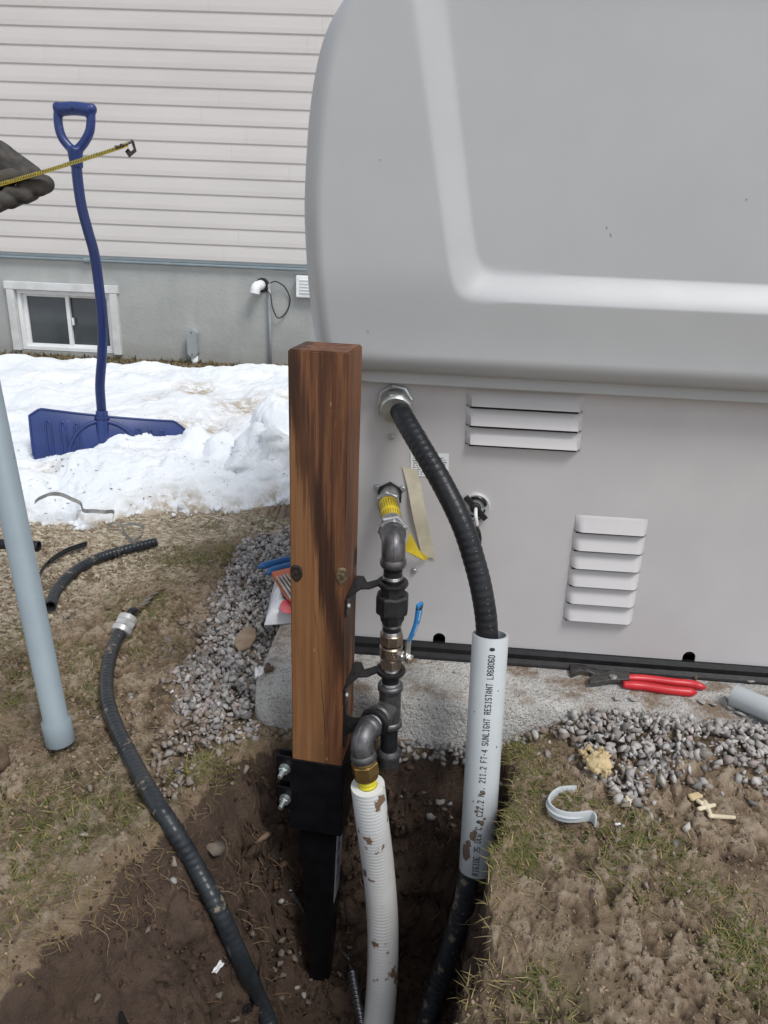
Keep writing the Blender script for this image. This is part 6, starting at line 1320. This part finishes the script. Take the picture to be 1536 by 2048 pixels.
grow(xy, cols, 0.013, 0.036, 0.0010, 0.0020, 0.55, 0.95, 'grass', 'short matted green grass left in the trodden mud', 'grass')
n = 17000; x = RNG.uniform(-1.15, 0.95, n); y = RNG.uniform(0.5, 2.35, n); m = fbm(x*5, y*5, 700, 4)+0.18*sstep(1.0, 1.6, y)*(x < -0.2); kp = (m > 0.53); xy = np.stack([x, y], -1)[kp]; xy = xy[off_pad(xy)]
n = len(xy); t = RNG.random((n, 1)); cols = (1-t)*np.array([0.17, 0.14, 0.075])+t*np.array([0.42, 0.33, 0.20]); cols *= RNG.uniform(0.55, 1.1, (n, 1))
grow(xy, cols, 0.010, 0.034, 0.0008, 0.0017, 0.90, 1.0, 'dead_grass', 'flattened straw coloured dead grass pressed into the mud', 'dead grass', 0.0)
# grass and straw along the lip of the pit, roots hanging into it
lip = []; rim_ = np.array(P_left[2:-1]+P_right[1:6])
for seg_, nn in ((P_left[2:], 800), (P_right[0:6], 800)):
    S = spline([(*q, 0) for q in seg_], 300)[:, :2]; lip.append(S[RNG.integers(0, 300, nn)]+RNG.normal(size=(nn, 2))*0.014)
xy = np.concatenate(lip); n = len(xy); t = RNG.random((n, 1)); cols = (1-t)*np.array([0.115, 0.11, 0.035])+t*np.array([0.34, 0.255, 0.12])
grow(xy, cols, 0.010, 0.036, 0.0009, 0.0017, 0.7, 1.0, 'rim_grass', 'yellowed grass hanging over the rim of the pit', 'grass')
rt_ = MB(); 
for k in range(230):
    which = random.random()
    S = P_left[2:] if which < 0.5 else (P_back if which < 0.75 else P_right[:6]); i = random.randrange(len(S)-1); t_ = random.random(); p = np.array(S[i])*(1-t_)+np.array(S[i+1])*t_
    c_ = np.array([-0.15, 0.95]); dv = nrm(c_-p); p = p+dv*random.uniform(0.01, 0.14 if which < 0.5 else 0.05); L = random.uniform(0.015, 0.05); a = random.uniform(0, 6.28); P = []
    for q in np.linspace(0, 1, 6):
        x_, y_ = p[0]+math.cos(a)*L*q+0.006*math.sin(6*q+k), p[1]+math.sin(a)*L*q+0.005*math.cos(5*q+k); P.append((x_, y_))
    P = np.array(P); zz_, _, _ = surf(P[:, 0], P[:, 1]); zz_ = np.maximum(zz_, zz_[0]-np.linspace(0, 0.022, 6)); zz_ = np.minimum(zz_, zz_[0]+0.01); rt_.add(tube(np.column_stack([P, zz_+0.002+0.004*np.random.random(6)]), np.linspace(0.0009, 0.0003, 6), 4))
o = add('roots', rt_, pbr('fine_root', (0.20, 0.13, 0.075), (0.13, 0.085, 0.05), 50, 0.8)); tag(o, 'fine pale roots sticking out of the pit walls', 'roots', None, 'stuff')
# specks of litter on the snow
n = 420; k = RNG.integers(0, SX.size, n*4); xs, ys, zs, ds = SX.ravel()[k], SY.ravel()[k], SZ.ravel()[k], dist.ravel()[k]; kp = (xs > -1.9) & (xs < 0.2) & (ds > 0.02) & (zs > 0.02) & (RNG.random(n*4) < np.where(ds < 0.6, 0.5, 0.10)); xs, ys, zs = xs[kp], ys[kp], zs[kp]; n = len(xs)
v, f, c = blades(np.stack([xs, ys, zs], -1), RNG.uniform(0.006, 0.028, n), RNG.uniform(0.002, 0.005, n), RNG.uniform(0.85, 1.0, n), RNG.uniform(0, 6.28, n), np.array([0.10, 0.075, 0.045])*RNG.uniform(0.5, 1.4, (n, 1)))
o = bpy.data.objects.new('leaf_litter', mesh('leaf_litter', v, f, M_blade, False, c)); COL.objects.link(o); tag(o, 'dark bits of grass and leaf scattered on the snow', 'litter', None, 'stuff')
# dull grass strip at the foot of the house
n = 7000; x = RNG.uniform(-3.2, 0.6, n); y = HO[1]-np.tan(HA)*(x-HO[0])-RNG.random(n)**1.3*0.75; t = RNG.random((n, 1)); cols = (1-t)*np.array([0.10, 0.09, 0.035])+t*np.array([0.20, 0.145, 0.075]); 
v, f, c = blades(np.stack([x, y, gbase(x, y)[0]], -1), RNG.uniform(0.03, 0.08, n), RNG.uniform(0.004, 0.010, n), RNG.uniform(0.4, 0.95, n), RNG.uniform(0, 6.28, n), cols)
o = bpy.data.objects.new('winter_grass', mesh('winter_grass', v, f, M_blade, False, c)); COL.objects.link(o); tag(o, 'brown winter grass along the foot of the foundation', 'grass', None, 'stuff')
